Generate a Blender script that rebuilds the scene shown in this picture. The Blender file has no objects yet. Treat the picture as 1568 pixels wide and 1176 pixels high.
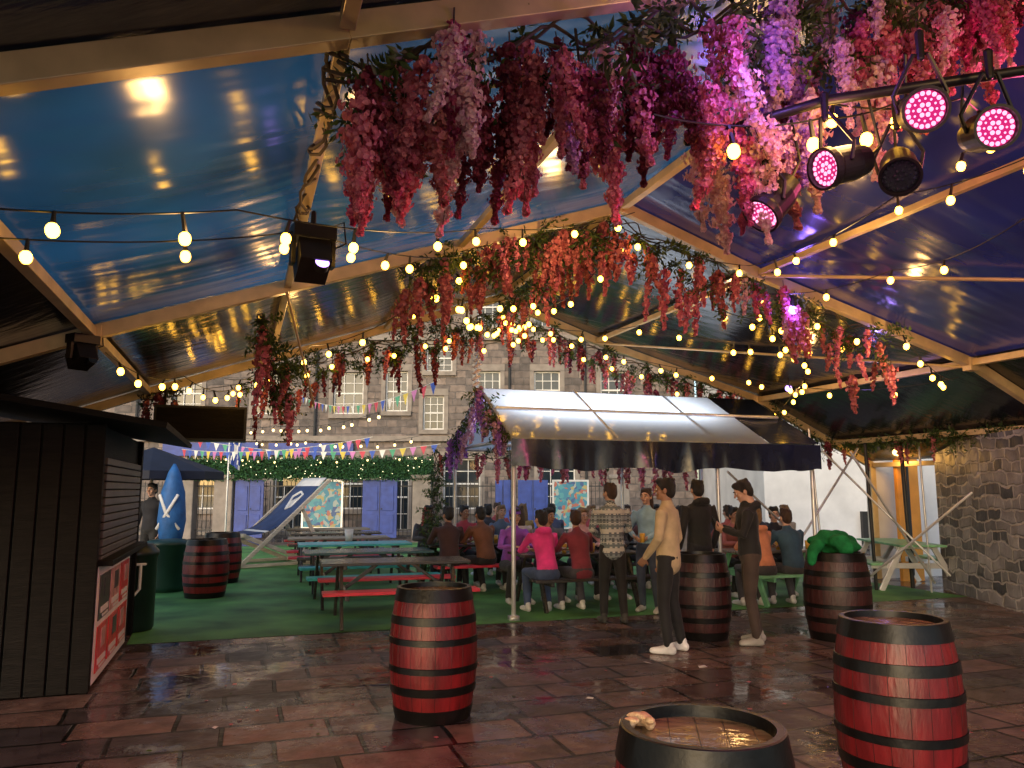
import bpy, math, random
from mathutils import Vector, Matrix, noise as mnoise
random.seed(7)
R=random.Random(11)
D=bpy.data; SC=bpy.context.scene
def link(o,parent=None):
    SC.collection.objects.link(o)
    if parent: o.parent=parent
    return o
def empty(name,loc=(0,0,0),rz=0):
    e=D.objects.new(name,None); e.location=loc; e.rotation_euler=(0,0,rz); e.empty_display_size=.2
    return link(e)
# ---- marquee coordinates: s across the span, t along its length
TH=math.radians(18.8); CX=Vector((math.cos(TH),math.sin(TH),0)); DX=Vector((-math.sin(TH),math.cos(TH),0))
ORG=Vector((-3.66,6.75,0))
def T(s,t,z=0): return ORG+CX*s+DX*t+Vector((0,0,z))
RZ=Matrix.Rotation(TH,3,'Z')
# ---------------- materials
def nodes(m):
    m.use_nodes=True; nt=m.node_tree; nt.nodes.clear(); return nt
def pmat(name,col,rough=.6,var=.25,scale=6,bump=.15,metal=0,stretch=(1,1,1),col2=None,bscale=None,spec=.5,sheen=0):
    m=D.materials.new(name); nt=nodes(m); N=nt.nodes; L=nt.links
    out=N.new('ShaderNodeOutputMaterial'); b=N.new('ShaderNodeBsdfPrincipled'); L.new(b.outputs[0],out.inputs[0])
    b.inputs['Roughness'].default_value=rough; b.inputs['Metallic'].default_value=metal
    b.inputs['Specular IOR Level'].default_value=spec
    if sheen: b.inputs['Sheen Weight'].default_value=sheen
    tc=N.new('ShaderNodeTexCoord'); mp=N.new('ShaderNodeMapping'); mp.inputs['Scale'].default_value=stretch
    L.new(tc.outputs['Object'],mp.inputs[0])
    nz=N.new('ShaderNodeTexNoise'); nz.inputs['Scale'].default_value=scale; nz.inputs['Detail'].default_value=5
    L.new(mp.outputs[0],nz.inputs['Vector'])
    cr=N.new('ShaderNodeValToRGB'); c2=col2 if col2 else tuple(min(1,c*(1+var)) for c in col)
    c1=tuple(c*(1-var) for c in col)
    cr.color_ramp.elements[0].position=.3; cr.color_ramp.elements[1].position=.7
    cr.color_ramp.elements[0].color=(*c1,1); cr.color_ramp.elements[1].color=(*c2,1)
    L.new(nz.outputs[0],cr.inputs[0]); L.new(cr.outputs[0],b.inputs['Base Color'])
    if bump:
        n2=N.new('ShaderNodeTexNoise'); n2.inputs['Scale'].default_value=bscale or scale*3; n2.inputs['Detail'].default_value=4
        L.new(mp.outputs[0],n2.inputs['Vector'])
        bp=N.new('ShaderNodeBump'); bp.inputs['Strength'].default_value=bump; bp.inputs['Distance'].default_value=.02
        L.new(n2.outputs[0],bp.inputs['Height']); L.new(bp.outputs[0],b.inputs['Normal'])
    return m
def emat(name,col,st,sample=True):
    m=D.materials.new(name); nt=nodes(m); N=nt.nodes
    o=N.new('ShaderNodeOutputMaterial'); e=N.new('ShaderNodeEmission'); e.inputs[0].default_value=(*col,1); e.inputs[1].default_value=st
    nt.links.new(e.outputs[0],o.inputs[0])
    if not sample:
        try: m.cycles.emission_sampling='NONE'
        except Exception: pass
    return m
def petalmat(name,c1,c2,trans=.35,rough=.6):
    m=D.materials.new(name); nt=nodes(m); N=nt.nodes; L=nt.links
    o=N.new('ShaderNodeOutputMaterial'); g=N.new('ShaderNodeNewGeometry')
    cr=N.new('ShaderNodeValToRGB'); cr.color_ramp.elements[0].color=(*c1,1); cr.color_ramp.elements[1].color=(*c2,1)
    L.new(g.outputs['Random Per Island'],cr.inputs[0])
    b=N.new('ShaderNodeBsdfPrincipled'); b.inputs['Roughness'].default_value=rough; L.new(cr.outputs[0],b.inputs['Base Color'])
    if trans<=0:
        L.new(b.outputs[0],o.inputs[0]); return m
    t=N.new('ShaderNodeBsdfTranslucent'); L.new(cr.outputs[0],t.inputs[0])
    mx=N.new('ShaderNodeMixShader'); mx.inputs[0].default_value=trans
    L.new(b.outputs[0],mx.inputs[1]); L.new(t.outputs[0],mx.inputs[2]); L.new(mx.outputs[0],o.inputs[0]); return m
M={}
M['beam']=pmat('warm_lit_beam',(.64,.50,.28),.35,.2,4,.08,metal=.2)  # aluminium frame; the yellow of the lamplight is put into the base colour
M['white_pole']=pmat('aluminium_pole',(.6,.62,.65),.35,.15,5,.03,metal=.5)
M['black']=pmat('black_plastic',(.010,.010,.012),.4,.3,8,.05,spec=.35)
M['blackmat']=pmat('black_paint_wood',(.006,.005,.0045),.6,.5,5,.3,stretch=(1,1,8),spec=.15)
M['wire']=pmat('cable',(.01,.01,.01),.5,.1,8,0)
M['bulb']=emat('warm_bulb_glow',(1,.49,.045),20)
M['farbulb']=emat('far_bulb_glow',(1,.66,.24),6,False)
M['hoop']=pmat('black_hoop',(.008,.007,.007),.35,.4,10,.1,metal=.2,spec=.35)
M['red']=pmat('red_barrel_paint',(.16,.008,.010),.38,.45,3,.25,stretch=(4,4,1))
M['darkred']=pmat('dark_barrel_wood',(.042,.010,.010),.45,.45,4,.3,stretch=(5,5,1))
M['lid']=pmat('wet_barrel_lid',(.30,.20,.10),.10,.7,4,.3,stretch=(1,3,1),bscale=5,spec=.9)
M['wood']=pmat('weathered_wood',(.20,.18,.15),.35,.4,5,.2,stretch=(1,8,8))
M['palewood']=pmat('pale_wood',(.50,.44,.36),.5,.25,5,.15,stretch=(1,1,8))
M['seatred']=pmat('red_painted_bench',(.65,.04,.07),.3,.3,6,.1,stretch=(1,8,8))
M['seatcyan']=pmat('cyan_painted_bench',(.04,.50,.58),.3,.3,6,.1,stretch=(1,8,8))
M['tgreen']=pmat('green_painted_table',(.20,.50,.28),.4,.3,6,.1)
M['navy']=pmat('navy_canvas',(.02,.045,.13),.7,.25,5,.1)
M['tarp']=pmat('dark_tarpaulin',(.010,.016,.040),.22,.4,3,.7,bscale=2.2,spec=.8)
M['blue']=pmat('blue_paint',(.025,.06,.30),.5,.25,4,.1)
M['white']=pmat('white_render',(.74,.73,.71),.8,.12,1.5,.1)
M['sash']=pmat('white_sash_paint',(.72,.72,.70),.5,.1,4,0)
M['glass']=pmat('window_glass',(.02,.03,.04),.06,.3,2,.05)
M['yellow']=pmat('yellow_board',(.68,.48,.20),.6,.15,3,.05)
M['orange']=pmat('orange_door',(.75,.33,.05),.6,.15,3,.05)
M['iron']=pmat('iron_railing',(.02,.022,.025),.5,.2,9,0)
M['greenplastic']=pmat('green_plastic',(.012,.05,.04),.4,.2,5,.05)
M['leaf']=petalmat('garland_leaf',(.015,.04,.012),(.09,.15,.035),.3,.5)
M['hedgeleaf']=petalmat('hedge_leaf',(.012,.05,.02),(.055,.16,.05),0,.5)
M['stem']=pmat('stem',(.06,.045,.03),.7,.3,8,.1)
PC={'rose':((.48,.10,.18),(.88,.35,.44)),'pale':((.68,.38,.46),(.95,.74,.76)),'burg':((.11,.012,.03),(.34,.06,.11)),
 'mag':((.42,.05,.19),(.80,.22,.42)),'mauve':((.48,.26,.48),(.82,.56,.74)),'purple':((.26,.09,.55),(.62,.34,.90)),'dusky':((.30,.06,.08),(.60,.22,.24))}
for k,(a,b) in PC.items(): M['p_'+k]=petalmat('petal_'+k,a,b); M['f_'+k]=petalmat('petal_small_'+k,a,b,0)
def flagstone():
    m=D.materials.new('wet_flagstones'); nt=nodes(m); N=nt.nodes; L=nt.links
    o=N.new('ShaderNodeOutputMaterial'); b=N.new('ShaderNodeBsdfPrincipled'); L.new(b.outputs[0],o.inputs[0])
    tc=N.new('ShaderNodeTexCoord'); mp=N.new('ShaderNodeMapping'); mp.inputs['Rotation'].default_value=(0,0,-TH)
    L.new(tc.outputs['Object'],mp.inputs[0])
    nd=N.new('ShaderNodeTexNoise'); nd.inputs['Scale'].default_value=1.1; L.new(mp.outputs[0],nd.inputs['Vector'])
    ad=N.new('ShaderNodeVectorMath'); ad.operation='MULTIPLY_ADD'; L.new(nd.outputs['Color'],ad.inputs[0]); ad.inputs[1].default_value=(.10,.10,0); L.new(mp.outputs[0],ad.inputs[2])
    br=N.new('ShaderNodeTexBrick'); br.inputs['Scale'].default_value=1; br.inputs['Brick Width'].default_value=.70; br.inputs['Row Height'].default_value=.44
    br.inputs['Mortar Size'].default_value=.018; br.inputs['Mortar Smooth'].default_value=.3; br.offset=.43; br.squash=.8; br.squash_frequency=3
    br.inputs['Color1'].default_value=(.040,.044,.056,1); br.inputs['Color2'].default_value=(.21,.135,.115,1); br.inputs['Mortar'].default_value=(.008,.008,.008,1)
    L.new(ad.outputs[0],br.inputs['Vector'])
    n1=N.new('ShaderNodeTexNoise'); n1.inputs['Scale'].default_value=5; n1.inputs['Detail'].default_value=8; L.new(mp.outputs[0],n1.inputs['Vector'])
    mx=N.new('ShaderNodeMix'); mx.data_type='RGBA'; mx.blend_type='MULTIPLY'; mx.inputs[0].default_value=.75
    cr=N.new('ShaderNodeValToRGB'); cr.color_ramp.elements[0].position=.3; cr.color_ramp.elements[0].color=(.35,.33,.33,1); cr.color_ramp.elements[1].position=.7; cr.color_ramp.elements[1].color=(1.2,1.15,1.1,1)
    L.new(n1.outputs[0],cr.inputs[0]); L.new(br.outputs['Color'],mx.inputs[6]); L.new(cr.outputs[0],mx.inputs[7]); L.new(mx.outputs[2],b.inputs['Base Color'])
    n2=N.new('ShaderNodeTexNoise'); n2.inputs['Scale'].default_value=1.1; n2.inputs['Detail'].default_value=6; n2.inputs['Roughness'].default_value=.65; L.new(mp.outputs[0],n2.inputs['Vector'])
    rr=N.new('ShaderNodeMapRange'); rr.inputs[1].default_value=.42; rr.inputs[2].default_value=.58; rr.inputs[3].default_value=.05; rr.inputs[4].default_value=.46
    L.new(n2.outputs[0],rr.inputs[0]); L.new(rr.outputs[0],b.inputs['Roughness'])
    h=N.new('ShaderNodeMath'); h.operation='MULTIPLY_ADD'; h.inputs[1].default_value=-1.1; L.new(br.outputs['Fac'],h.inputs[0]); 
    n3=N.new('ShaderNodeTexNoise'); n3.inputs['Scale'].default_value=9; n3.inputs['Detail'].default_value=6; L.new(mp.outputs[0],n3.inputs['Vector']); L.new(n3.outputs[0],h.inputs[2])
    st=N.new('ShaderNodeMapRange'); st.inputs[1].default_value=.42; st.inputs[2].default_value=.58; st.inputs[3].default_value=.10; st.inputs[4].default_value=.95
    L.new(n2.outputs[0],st.inputs[0])
    bp=N.new('ShaderNodeBump'); bp.inputs['Distance'].default_value=.018; L.new(st.outputs[0],bp.inputs['Strength']); L.new(h.outputs[0],bp.inputs['Height']); L.new(bp.outputs[0],b.inputs['Normal'])
    return m
M['flag']=flagstone()
M['turf']=pmat('artificial_turf',(.065,.27,.065),.6,.5,1.3,.8,bscale=90,col2=(.15,.44,.11))
def coursed(name,c1,c2,mortar,w,h,dist,ms,rough=.6):
    m=D.materials.new(name); nt=nodes(m); N=nt.nodes; L=nt.links
    o=N.new('ShaderNodeOutputMaterial'); b=N.new('ShaderNodeBsdfPrincipled'); b.inputs['Roughness'].default_value=rough; L.new(b.outputs[0],o.inputs[0])
    tc=N.new('ShaderNodeTexCoord'); s=N.new('ShaderNodeSeparateXYZ'); L.new(tc.outputs['Object'],s.inputs[0])
    sm=N.new('ShaderNodeMath'); sm.operation='ADD'; L.new(s.outputs[0],sm.inputs[0]); L.new(s.outputs[1],sm.inputs[1])
    c=N.new('ShaderNodeCombineXYZ'); L.new(sm.outputs[0],c.inputs[0]); L.new(s.outputs[2],c.inputs[1])
    nd=N.new('ShaderNodeTexNoise'); nd.inputs['Scale'].default_value=2.2; nd.inputs['Detail'].default_value=3; L.new(c.outputs[0],nd.inputs['Vector'])
    ad=N.new('ShaderNodeVectorMath'); ad.operation='MULTIPLY_ADD'; L.new(nd.outputs['Color'],ad.inputs[0]); ad.inputs[1].default_value=(dist,dist,0); L.new(c.outputs[0],ad.inputs[2])
    br=N.new('ShaderNodeTexBrick'); br.inputs['Scale'].default_value=1; br.inputs['Brick Width'].default_value=w; br.inputs['Row Height'].default_value=h; br.inputs['Mortar Size'].default_value=ms; br.inputs['Mortar Smooth'].default_value=.6
    br.offset=.37; br.squash=.6; br.squash_frequency=3; br.inputs['Color1'].default_value=(*c1,1); br.inputs['Color2'].default_value=(*c2,1); br.inputs['Mortar'].default_value=(*mortar,1); L.new(ad.outputs[0],br.inputs['Vector'])
    n1=N.new('ShaderNodeTexNoise'); n1.inputs['Scale'].default_value=4; n1.inputs['Detail'].default_value=8; L.new(c.outputs[0],n1.inputs['Vector'])
    n5=N.new('ShaderNodeTexNoise'); n5.inputs['Scale'].default_value=.5; n5.inputs['Detail'].default_value=4; L.new(c.outputs[0],n5.inputs['Vector'])
    m2=N.new('ShaderNodeMix'); m2.data_type='RGBA'; m2.blend_type='OVERLAY'; m2.inputs[0].default_value=.7; L.new(br.outputs['Color'],m2.inputs[6]); L.new(n1.outputs[0],m2.inputs[7])
    m3=N.new('ShaderNodeMix'); m3.data_type='RGBA'; m3.blend_type='OVERLAY'; m3.inputs[0].default_value=.6; L.new(m2.outputs[2],m3.inputs[6]); L.new(n5.outputs[0],m3.inputs[7]); L.new(m3.outputs[2],b.inputs['Base Color'])
    a=N.new('ShaderNodeMath'); a.operation='MULTIPLY_ADD'; L.new(br.outputs['Fac'],a.inputs[0]); a.inputs[1].default_value=-.8; L.new(n1.outputs[0],a.inputs[2])
    bp=N.new('ShaderNodeBump'); bp.inputs['Strength'].default_value=.8; bp.inputs['Distance'].default_value=.04; L.new(a.outputs[0],bp.inputs['Height']); L.new(bp.outputs[0],b.inputs['Normal'])
    return m
M['stone']=coursed('building_stone',(.11,.095,.09),(.25,.195,.165),(.15,.135,.125),.62,.27,.10,.018,.75)
M['rubble']=coursed('rubble_stone',(.05,.06,.08),(.30,.31,.34),(.42,.43,.45),.44,.17,.30,.022,.45)
M['ashlar']=pmat('dressed_stone',(.26,.225,.195),.7,.2,4,.2)
def roofmat(name,col,tcol,tr,rough=.21,bs=.5,ior=1.75):
    m=D.materials.new(name); nt=nodes(m); N=nt.nodes; L=nt.links
    o=N.new('ShaderNodeOutputMaterial'); b=N.new('ShaderNodeBsdfPrincipled'); b.inputs['Base Color'].default_value=(*col,1)
    b.inputs['Roughness'].default_value=rough; b.inputs['Specular IOR Level'].default_value=.8; b.inputs['IOR'].default_value=ior
    tc=N.new('ShaderNodeTexCoord'); mp=N.new('ShaderNodeMapping'); mp.inputs['Rotation'].default_value=(0,0,-TH)
    L.new(tc.outputs['Object'],mp.inputs[0])
    ms=N.new('ShaderNodeMapping'); ms.inputs['Scale'].default_value=(.6,4.2,1); L.new(mp.outputs[0],ms.inputs[0])
    n=N.new('ShaderNodeTexNoise'); n.inputs['Scale'].default_value=1.0; n.inputs['Detail'].default_value=1; L.new(ms.outputs[0],n.inputs['Vector'])
    n4=N.new('ShaderNodeTexNoise'); n4.inputs['Scale'].default_value=.9; n4.inputs['Detail'].default_value=2; L.new(mp.outputs[0],n4.inputs['Vector'])
    am=N.new('ShaderNodeMath'); am.operation='MULTIPLY_ADD'; L.new(n4.outputs[0],am.inputs[0]); am.inputs[1].default_value=1.5; L.new(n.outputs[0],am.inputs[2])
    bp=N.new('ShaderNodeBump'); bp.inputs['Strength'].default_value=bs; bp.inputs['Distance'].default_value=.045; L.new(am.outputs[0],bp.inputs['Height']); L.new(bp.outputs[0],b.inputs['Normal'])
    t=N.new('ShaderNodeBsdfTranslucent')
    cr=N.new('ShaderNodeValToRGB'); cr.color_ramp.elements[0].position=.35; cr.color_ramp.elements[1].position=.7
    cr.color_ramp.elements[0].color=(*[c*.25 for c in tcol],1); cr.color_ramp.elements[1].color=(*tcol,1)
    n2=N.new('ShaderNodeTexNoise'); n2.inputs['Scale'].default_value=.6; n2.inputs['Detail'].default_value=4; L.new(mp.outputs[0],n2.inputs['Vector']); L.new(n2.outputs[0],cr.inputs[0]); L.new(cr.outputs[0],t.inputs[0])
    mx=N.new('ShaderNodeMixShader'); mx.inputs[0].default_value=tr; L.new(b.outputs[0],mx.inputs[1]); L.new(t.outputs[0],mx.inputs[2]); L.new(mx.outputs[0],o.inputs[0]); return m
M['roof_blue']=roofmat('blue_pvc_roof',(.012,.034,.080),(.05,.30,.62),.22)
M['roof_violet_lit']=roofmat('violet_lit_pvc_roof',(.016,.020,.075),(.08,.11,.50),.16)  # right slope: blue-violet light on the sheet is put into its colour
M['roof_dark']=pmat('dark_pvc_roof',(.010,.014,.028),.17,.3,1.0,.5,stretch=(1,3,1),bscale=2.2,spec=1.0)
def clearroof():
    m=D.materials.new('clear_pvc_roof'); nt=nodes(m); N=nt.nodes; L=nt.links; o=N.new('ShaderNodeOutputMaterial')
    b=N.new('ShaderNodeBsdfPrincipled'); b.inputs['Base Color'].default_value=(.42,.47,.56,1); b.inputs['Roughness'].default_value=.13; b.inputs['IOR'].default_value=1.9; b.inputs['Specular IOR Level'].default_value=1
    n=N.new('ShaderNodeTexNoise'); n.inputs['Scale'].default_value=2.2; n.inputs['Detail'].default_value=2; tc=N.new('ShaderNodeTexCoord'); L.new(tc.outputs['Object'],n.inputs['Vector'])
    bp=N.new('ShaderNodeBump'); bp.inputs['Strength'].default_value=.4; bp.inputs['Distance'].default_value=.05; L.new(n.outputs[0],bp.inputs['Height']); L.new(bp.outputs[0],b.inputs['Normal'])
    t=N.new('ShaderNodeBsdfTranslucent'); t.inputs[0].default_value=(.86,.92,1,1); mx=N.new('ShaderNodeMixShader'); mx.inputs[0].default_value=.55; L.new(b.outputs[0],mx.inputs[1]); L.new(t.outputs[0],mx.inputs[2]); L.new(mx.outputs[0],o.inputs[0]); return m
M['roof_clear']=clearroof()
# ---------------- mesh builder
class MB:
    def __init__(s): s.v=[]; s.f=[]; s.m=[]
    def face(s,idx,mi=0): s.f.append(idx); s.m.append(mi)
    def poly(s,pts,mi=0):
        b=len(s.v); s.v+= [tuple(p) for p in pts]; s.face(tuple(range(b,b+len(pts))),mi)
    def box(s,c,size,rot=None,mi=0):
        b=len(s.v); c=Vector(c); h=Vector(size)/2
        for dx in(-1,1):
            for dy in(-1,1):
                for dz in(-1,1):
                    p=Vector((dx*h.x,dy*h.y,dz*h.z)); 
                    if rot is not None: p=rot@p
                    s.v.append(tuple(c+p))
        for q in((0,1,3,2),(4,6,7,5),(0,4,5,1),(2,3,7,6),(0,2,6,4),(1,5,7,3)): s.face(tuple(b+i for i in q),mi)
    def beam(s,p,q,w,h,mi=0,up=(0,0,1)):
        p=Vector(p);q=Vector(q); t=(q-p); L=t.length; t.normalize(); u=Vector(up); x=t.cross(u).normalized(); z=x.cross(t)
        rot=Matrix((x,t,z)).transposed(); s.box((p+q)/2,(w,L,h),rot,mi)
    def tube(s,pts,rad,lat=(1,0,0),n=12,mi=0,cap=True):
        pts=[Vector(p) for p in pts]; rad=[(r,r) if not isinstance(r,tuple) else r for r in rad]
        rings=[]
        k=len(pts)
        tang=[(pts[min(i+1,k-1)]-pts[max(i-1,0)]).normalized() for i in range(k)]
        def ring(c,t,a,b2):
            l=Vector(lat); u=l-t*l.dot(t)
            if u.length<1e-3: l=Vector((0,1,0)) if abs(t.y)<.9 else Vector((0,0,1)); u=l-t*l.dot(t)
            u.normalize(); w=t.cross(u); o=len(s.v)
            for i in range(n):
                an=2*math.pi*i/n; s.v.append(tuple(c+u*(a*math.cos(an))+w*(b2*math.sin(an))))
            return o
        if cap:
            a,b2=rad[0]; r=min(a,b2); rings.append(ring(pts[0]-tang[0]*r*.75,tang[0],a*.4,b2*.4)); rings.append(ring(pts[0]-tang[0]*r*.45,tang[0],a*.8,b2*.8))
        for i in range(k): rings.append(ring(pts[i],tang[i],*rad[i]))
        if cap:
            a,b2=rad[-1]; r=min(a,b2); rings.append(ring(pts[-1]+tang[-1]*r*.45,tang[-1],a*.8,b2*.8)); rings.append(ring(pts[-1]+tang[-1]*r*.75,tang[-1],a*.4,b2*.4))
        for a,b2 in zip(rings,rings[1:]):
            for i in range(n): j=(i+1)%n; s.face((a+i,a+j,b2+j,b2+i),mi)
        s.face(tuple(rings[0]+i for i in reversed(range(n))),mi); s.face(tuple(rings[-1]+i for i in range(n)),mi)
    def ell(s,c,r,rot=None,mi=0,nu=12,nv=8):
        c=Vector(c); o=len(s.v); r=Vector(r) if not isinstance(r,(int,float)) else Vector((r,r,r))
        def P(x):
            p=Vector((x[0]*r.x,x[1]*r.y,x[2]*r.z)); 
            if rot is not None: p=rot@p
            s.v.append(tuple(c+p))
        P((0,0,1))
        for j in range(1,nv):
            ph=math.pi*j/nv
            for i in range(nu): a=2*math.pi*i/nu; P((math.sin(ph)*math.cos(a),math.sin(ph)*math.sin(a),math.cos(ph)))
        P((0,0,-1)); last=len(s.v)-1
        for i in range(nu):
            j=(i+1)%nu; s.face((o,o+1+i,o+1+j),mi); q=o+1+(nv-2)*nu; s.face((last,q+j,q+i),mi)
            for k in range(nv-2): a=o+1+k*nu; b=a+nu; s.face((a+i,b+i,b+j,a+j),mi)
    def lathe(s,c,prof,n=40,mis=None,axis=None):
        o=len(s.v); c=Vector(c)
        for r,z in prof:
            for i in range(n): a=2*math.pi*i/n; p=Vector((r*math.cos(a),r*math.sin(a),z)); s.v.append(tuple(c+(axis@p if axis is not None else p)))
        for k in range(len(prof)-1):
            for i in range(n): j=(i+1)%n; a=o+k*n; b=a+n; s.face((a+i,a+j,b+j,b+i),mis[k] if mis else 0)
        s.face(tuple(o+i for i in reversed(range(n))),mis[0] if mis else 0); s.face(tuple(o+(len(prof)-1)*n+i for i in range(n)),mis[-1] if mis else 0)
    def mesh(s,name,mats,smooth=False):
        me=D.meshes.new(name); me.from_pydata(s.v,[],s.f)
        for m in mats: me.materials.append(m)
        me.polygons.foreach_set('material_index',s.m)
        if smooth: me.polygons.foreach_set('use_smooth',[True]*len(s.f))
        me.update(); return me
    def obj(s,name,mats,parent=None,smooth=False,bevel=0,remesh=0,loc=None,rot=None):
        o=D.objects.new(name,s.mesh(name,mats,smooth)); link(o,parent)
        if loc is not None: o.location=loc
        if rot is not None: o.rotation_euler=rot
        if bevel: b=o.modifiers.new('bevel','BEVEL'); b.width=bevel; b.segments=2; b.limit_method='ANGLE'
        if remesh:
            r=o.modifiers.new('remesh','REMESH'); r.mode='VOXEL'; r.voxel_size=remesh; r.use_smooth_shade=True
            k=o.modifiers.new('smooth','SMOOTH'); k.factor=.5; k.iterations=4 if remesh>.008 else 2
        return o
# ---------------- ground
g=MB(); g.poly([(-150,-60,0),(150,-60,0),(150,250,0),(-150,250,0)]); g.obj('ground_flagstone_paving',[M['flag']])
g=MB(); q=[T(0.2,2.0,.004),T(12,2.0,.004),T(12,17,.004),T(-.4,17,.004)]; g.poly(q); g.obj('artificial_grass_lawn',[M['turf']])
M['road']=pmat('asphalt',(.05,.05,.052),.35,.3,6,.4,bscale=60)
g=MB(); g.poly([(-60,27.6,.004),(60,27.6,.004),(60,29.0,.004),(-60,29.0,.004)]); g.obj('street_road',[M['road']])
mb=MB(); 
for i in range(170):
    x=R.uniform(-3,5); y=R.uniform(3.4,9); a=R.uniform(0,6.28); l=R.uniform(.008,.022)*(2.2 if i%19==0 else 1); c=Vector((x,y,.006)); u=Vector((math.cos(a),math.sin(a),0))*l; v=Vector((-math.sin(a),math.cos(a),.15))*l*.6
    mb.poly([c-u-v,c+u-v*.7,c+u*.8+v,c-u*.7+v],0 if i%19==0 else (1 if i%3 else 2))
mb.obj('fallen_petals_and_paper_scraps',[M['sash'],M['f_dusky'],M['leaf']])
# ---------------- marquee frame
SEC=[(-2.8,1.95),(0,3.0),(1.62,3.55),(3.3,4.12),(5.15,4.75),(6.9,4.15),(10.1,3.26),(11.7,2.5),(12.6,2.1)]
FR=[-8.9,-4.44,0,4.46]
marq=empty('marquee')
fm=MB()
for t in FR:
    for (s0,z0),(s1,z1) in zip(SEC,SEC[1:]):
        fm.beam(T(s0,t,z0),T(s1,t,z1),.09,.12)
    for s0,z0 in (SEC[1],SEC[6]): fm.box(T(s0,t,z0-.02),(.16,.13,.17),RZ)
    fm.beam(T(SEC[0][0],t,0),T(SEC[0][0],t,SEC[0][1]),.1,.1,up=(0,1,0)); fm.beam(T(SEC[-1][0],t,0),T(SEC[-1][0],t,SEC[-1][1]),.1,.1,up=(0,1,0))
for a,b in zip(FR,FR[1:]):
    for s0,z0 in SEC:
        w=.065 if s0 in(1.62,3.3,6.9) else .085
        fm.beam(T(s0,a+.06,z0+.0),T(s0,b-.06,z0+.0),w,w)
fm.tube([T(10.1,0,3.2),T(6.9,4.4,4.1)],[.018,.018]); fm.tube([T(6.9,-.1,4.1),T(10.1,-4.3,3.2)],[.02,.02])
fm.tube([T(1.62,0.05,3.5),T(2.0,1.2,2.55)],[.012,.012])
fm.obj('frame',[M['beam']],marq,bevel=.008)
def sheet(name,sa,za,sb,zb,ta,tb,mat,n=14):
    mb=MB(); 
    for i in range(n+1):
        for j in range(n+1):
            u=i/n;v=j/n; s=sa+(sb-sa)*u; t=ta+(tb-ta)*v; z=za+(zb-za)*u+.075
            z-= .05*math.sin(math.pi*u)*math.sin(math.pi*v)+.012*mnoise.noise(Vector((s*1.5,t*3,1)))*math.sin(math.pi*v)
            mb.v.append(tuple(T(s,t,z)))
    for i in range(n):
        for j in range(n): a=i*(n+1)+j; mb.face((a,a+n+1,a+n+2,a+1))
    return mb.obj(name,[mat],marq,smooth=True)
for bi,(a,b) in enumerate(zip(FR,FR[1:])):
    for k,((s0,z0),(s1,z1)) in enumerate(zip(SEC,SEC[1:])):
        if bi==2 or bi==0: mt='roof_dark'
        elif k in(0,7,6): mt='roof_dark'
        elif k<4: mt='roof_blue'
        else: mt='roof_violet_lit'
        sheet('roof_panel',s0,z0,s1,z1,a,b,M[mt])
# ---------------- garland elements
def raceme(n,L,r,ps,mat,seed):
    rr=random.Random(seed); mb=MB()
    bend=rr.uniform(-.10,.10)
    for i in range(n):
        u=rr.random()**.85; z=-L*u; prof=(min(1,u*6+.25))*(1-.80*max(0,(u-.28)/.72)**1.1)
        prof*= .74+.42*math.sin(u*29+seed)
        a=rr.uniform(0,6.283); rad=r*prof*(rr.uniform(.35,1)); c=Vector((rad*math.cos(a)+bend*u*u*L*2,rad*math.sin(a),z))
        s=ps*rr.uniform(.7,1.2)*(1-.3*u)
        n1=Vector((math.cos(a),math.sin(a),rr.uniform(-.7,.5))).normalized(); x=n1.orthogonal().normalized(); x=Matrix.Rotation(rr.uniform(0,6.28),3,n1)@x; y=n1.cross(x)
        b=len(mb.v)
        for px,py,pz in((-.5,-.3,.15),(0,-.6,.0),(.5,-.3,.18),(.55,.25,.2),(0,.55,-.05),(-.55,.25,.22),(0,0,-.12)): mb.v.append(tuple(c+x*px*s+y*py*s+n1*pz*s))
        for k in range(6): mb.face((b+k,b+(k+1)%6,b+6))
    mb.tube([(0,0,.06),(0,0,-L*.5),(bend*L,0,-L*.92)],[.004,.003,.002],n=5,mi=1)
    return mb.mesh('raceme',[mat,M['stem']])
def leafcluster(n,rad,ls,mat,seed):
    rr=random.Random(seed); mb=MB()
    for st in range(max(1,n//9)):
        d=Vector((rr.uniform(-1,1),rr.uniform(-1,1),rr.uniform(-1.2,.7))).normalized()*rad*rr.uniform(.6,1.2)
        for k in range(9):
            c=d*(k/8)+Vector((0,0,-.25*rad*(k/8)**2)); side=1 if k%2 else -1
            dr=(d.normalized()*.5+d.orthogonal().normalized()*side+Vector((rr.uniform(-.5,.5),rr.uniform(-.5,.5),rr.uniform(-.7,.2)))).normalized()
            w=dr.cross(Vector((rr.uniform(-1,1),rr.uniform(-1,1),1))).normalized(); l=ls*rr.uniform(.7,1.2); nn=w.cross(dr)
            b=len(mb.v)
            for p in (c,c+dr*l*.4+w*l*.2,c+dr*l,c+dr*l*.4-w*l*.2,c+dr*l*.5+nn*l*-.06): mb.v.append(tuple(p))
            mb.face((b,b+1,b+4)); mb.face((b+1,b+2,b+4)); mb.face((b+2,b+3,b+4)); mb.face((b+3,b,b+4))
    return mb.mesh('leaf_cluster',[mat])
RAC={k:[raceme(640,.42+.08*j,.092,.026,M['p_'+k],j*13+5+len(k)) for j in range(3)] for k in PC}
RACF={k:[raceme(120,.40+.1*j,.078,.046,M['f_'+k],j*7+3) for j in range(2)] for k in PC}
LEAF=[leafcluster(54,.20,.075,M['leaf'],j) for j in range(4)]
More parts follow.
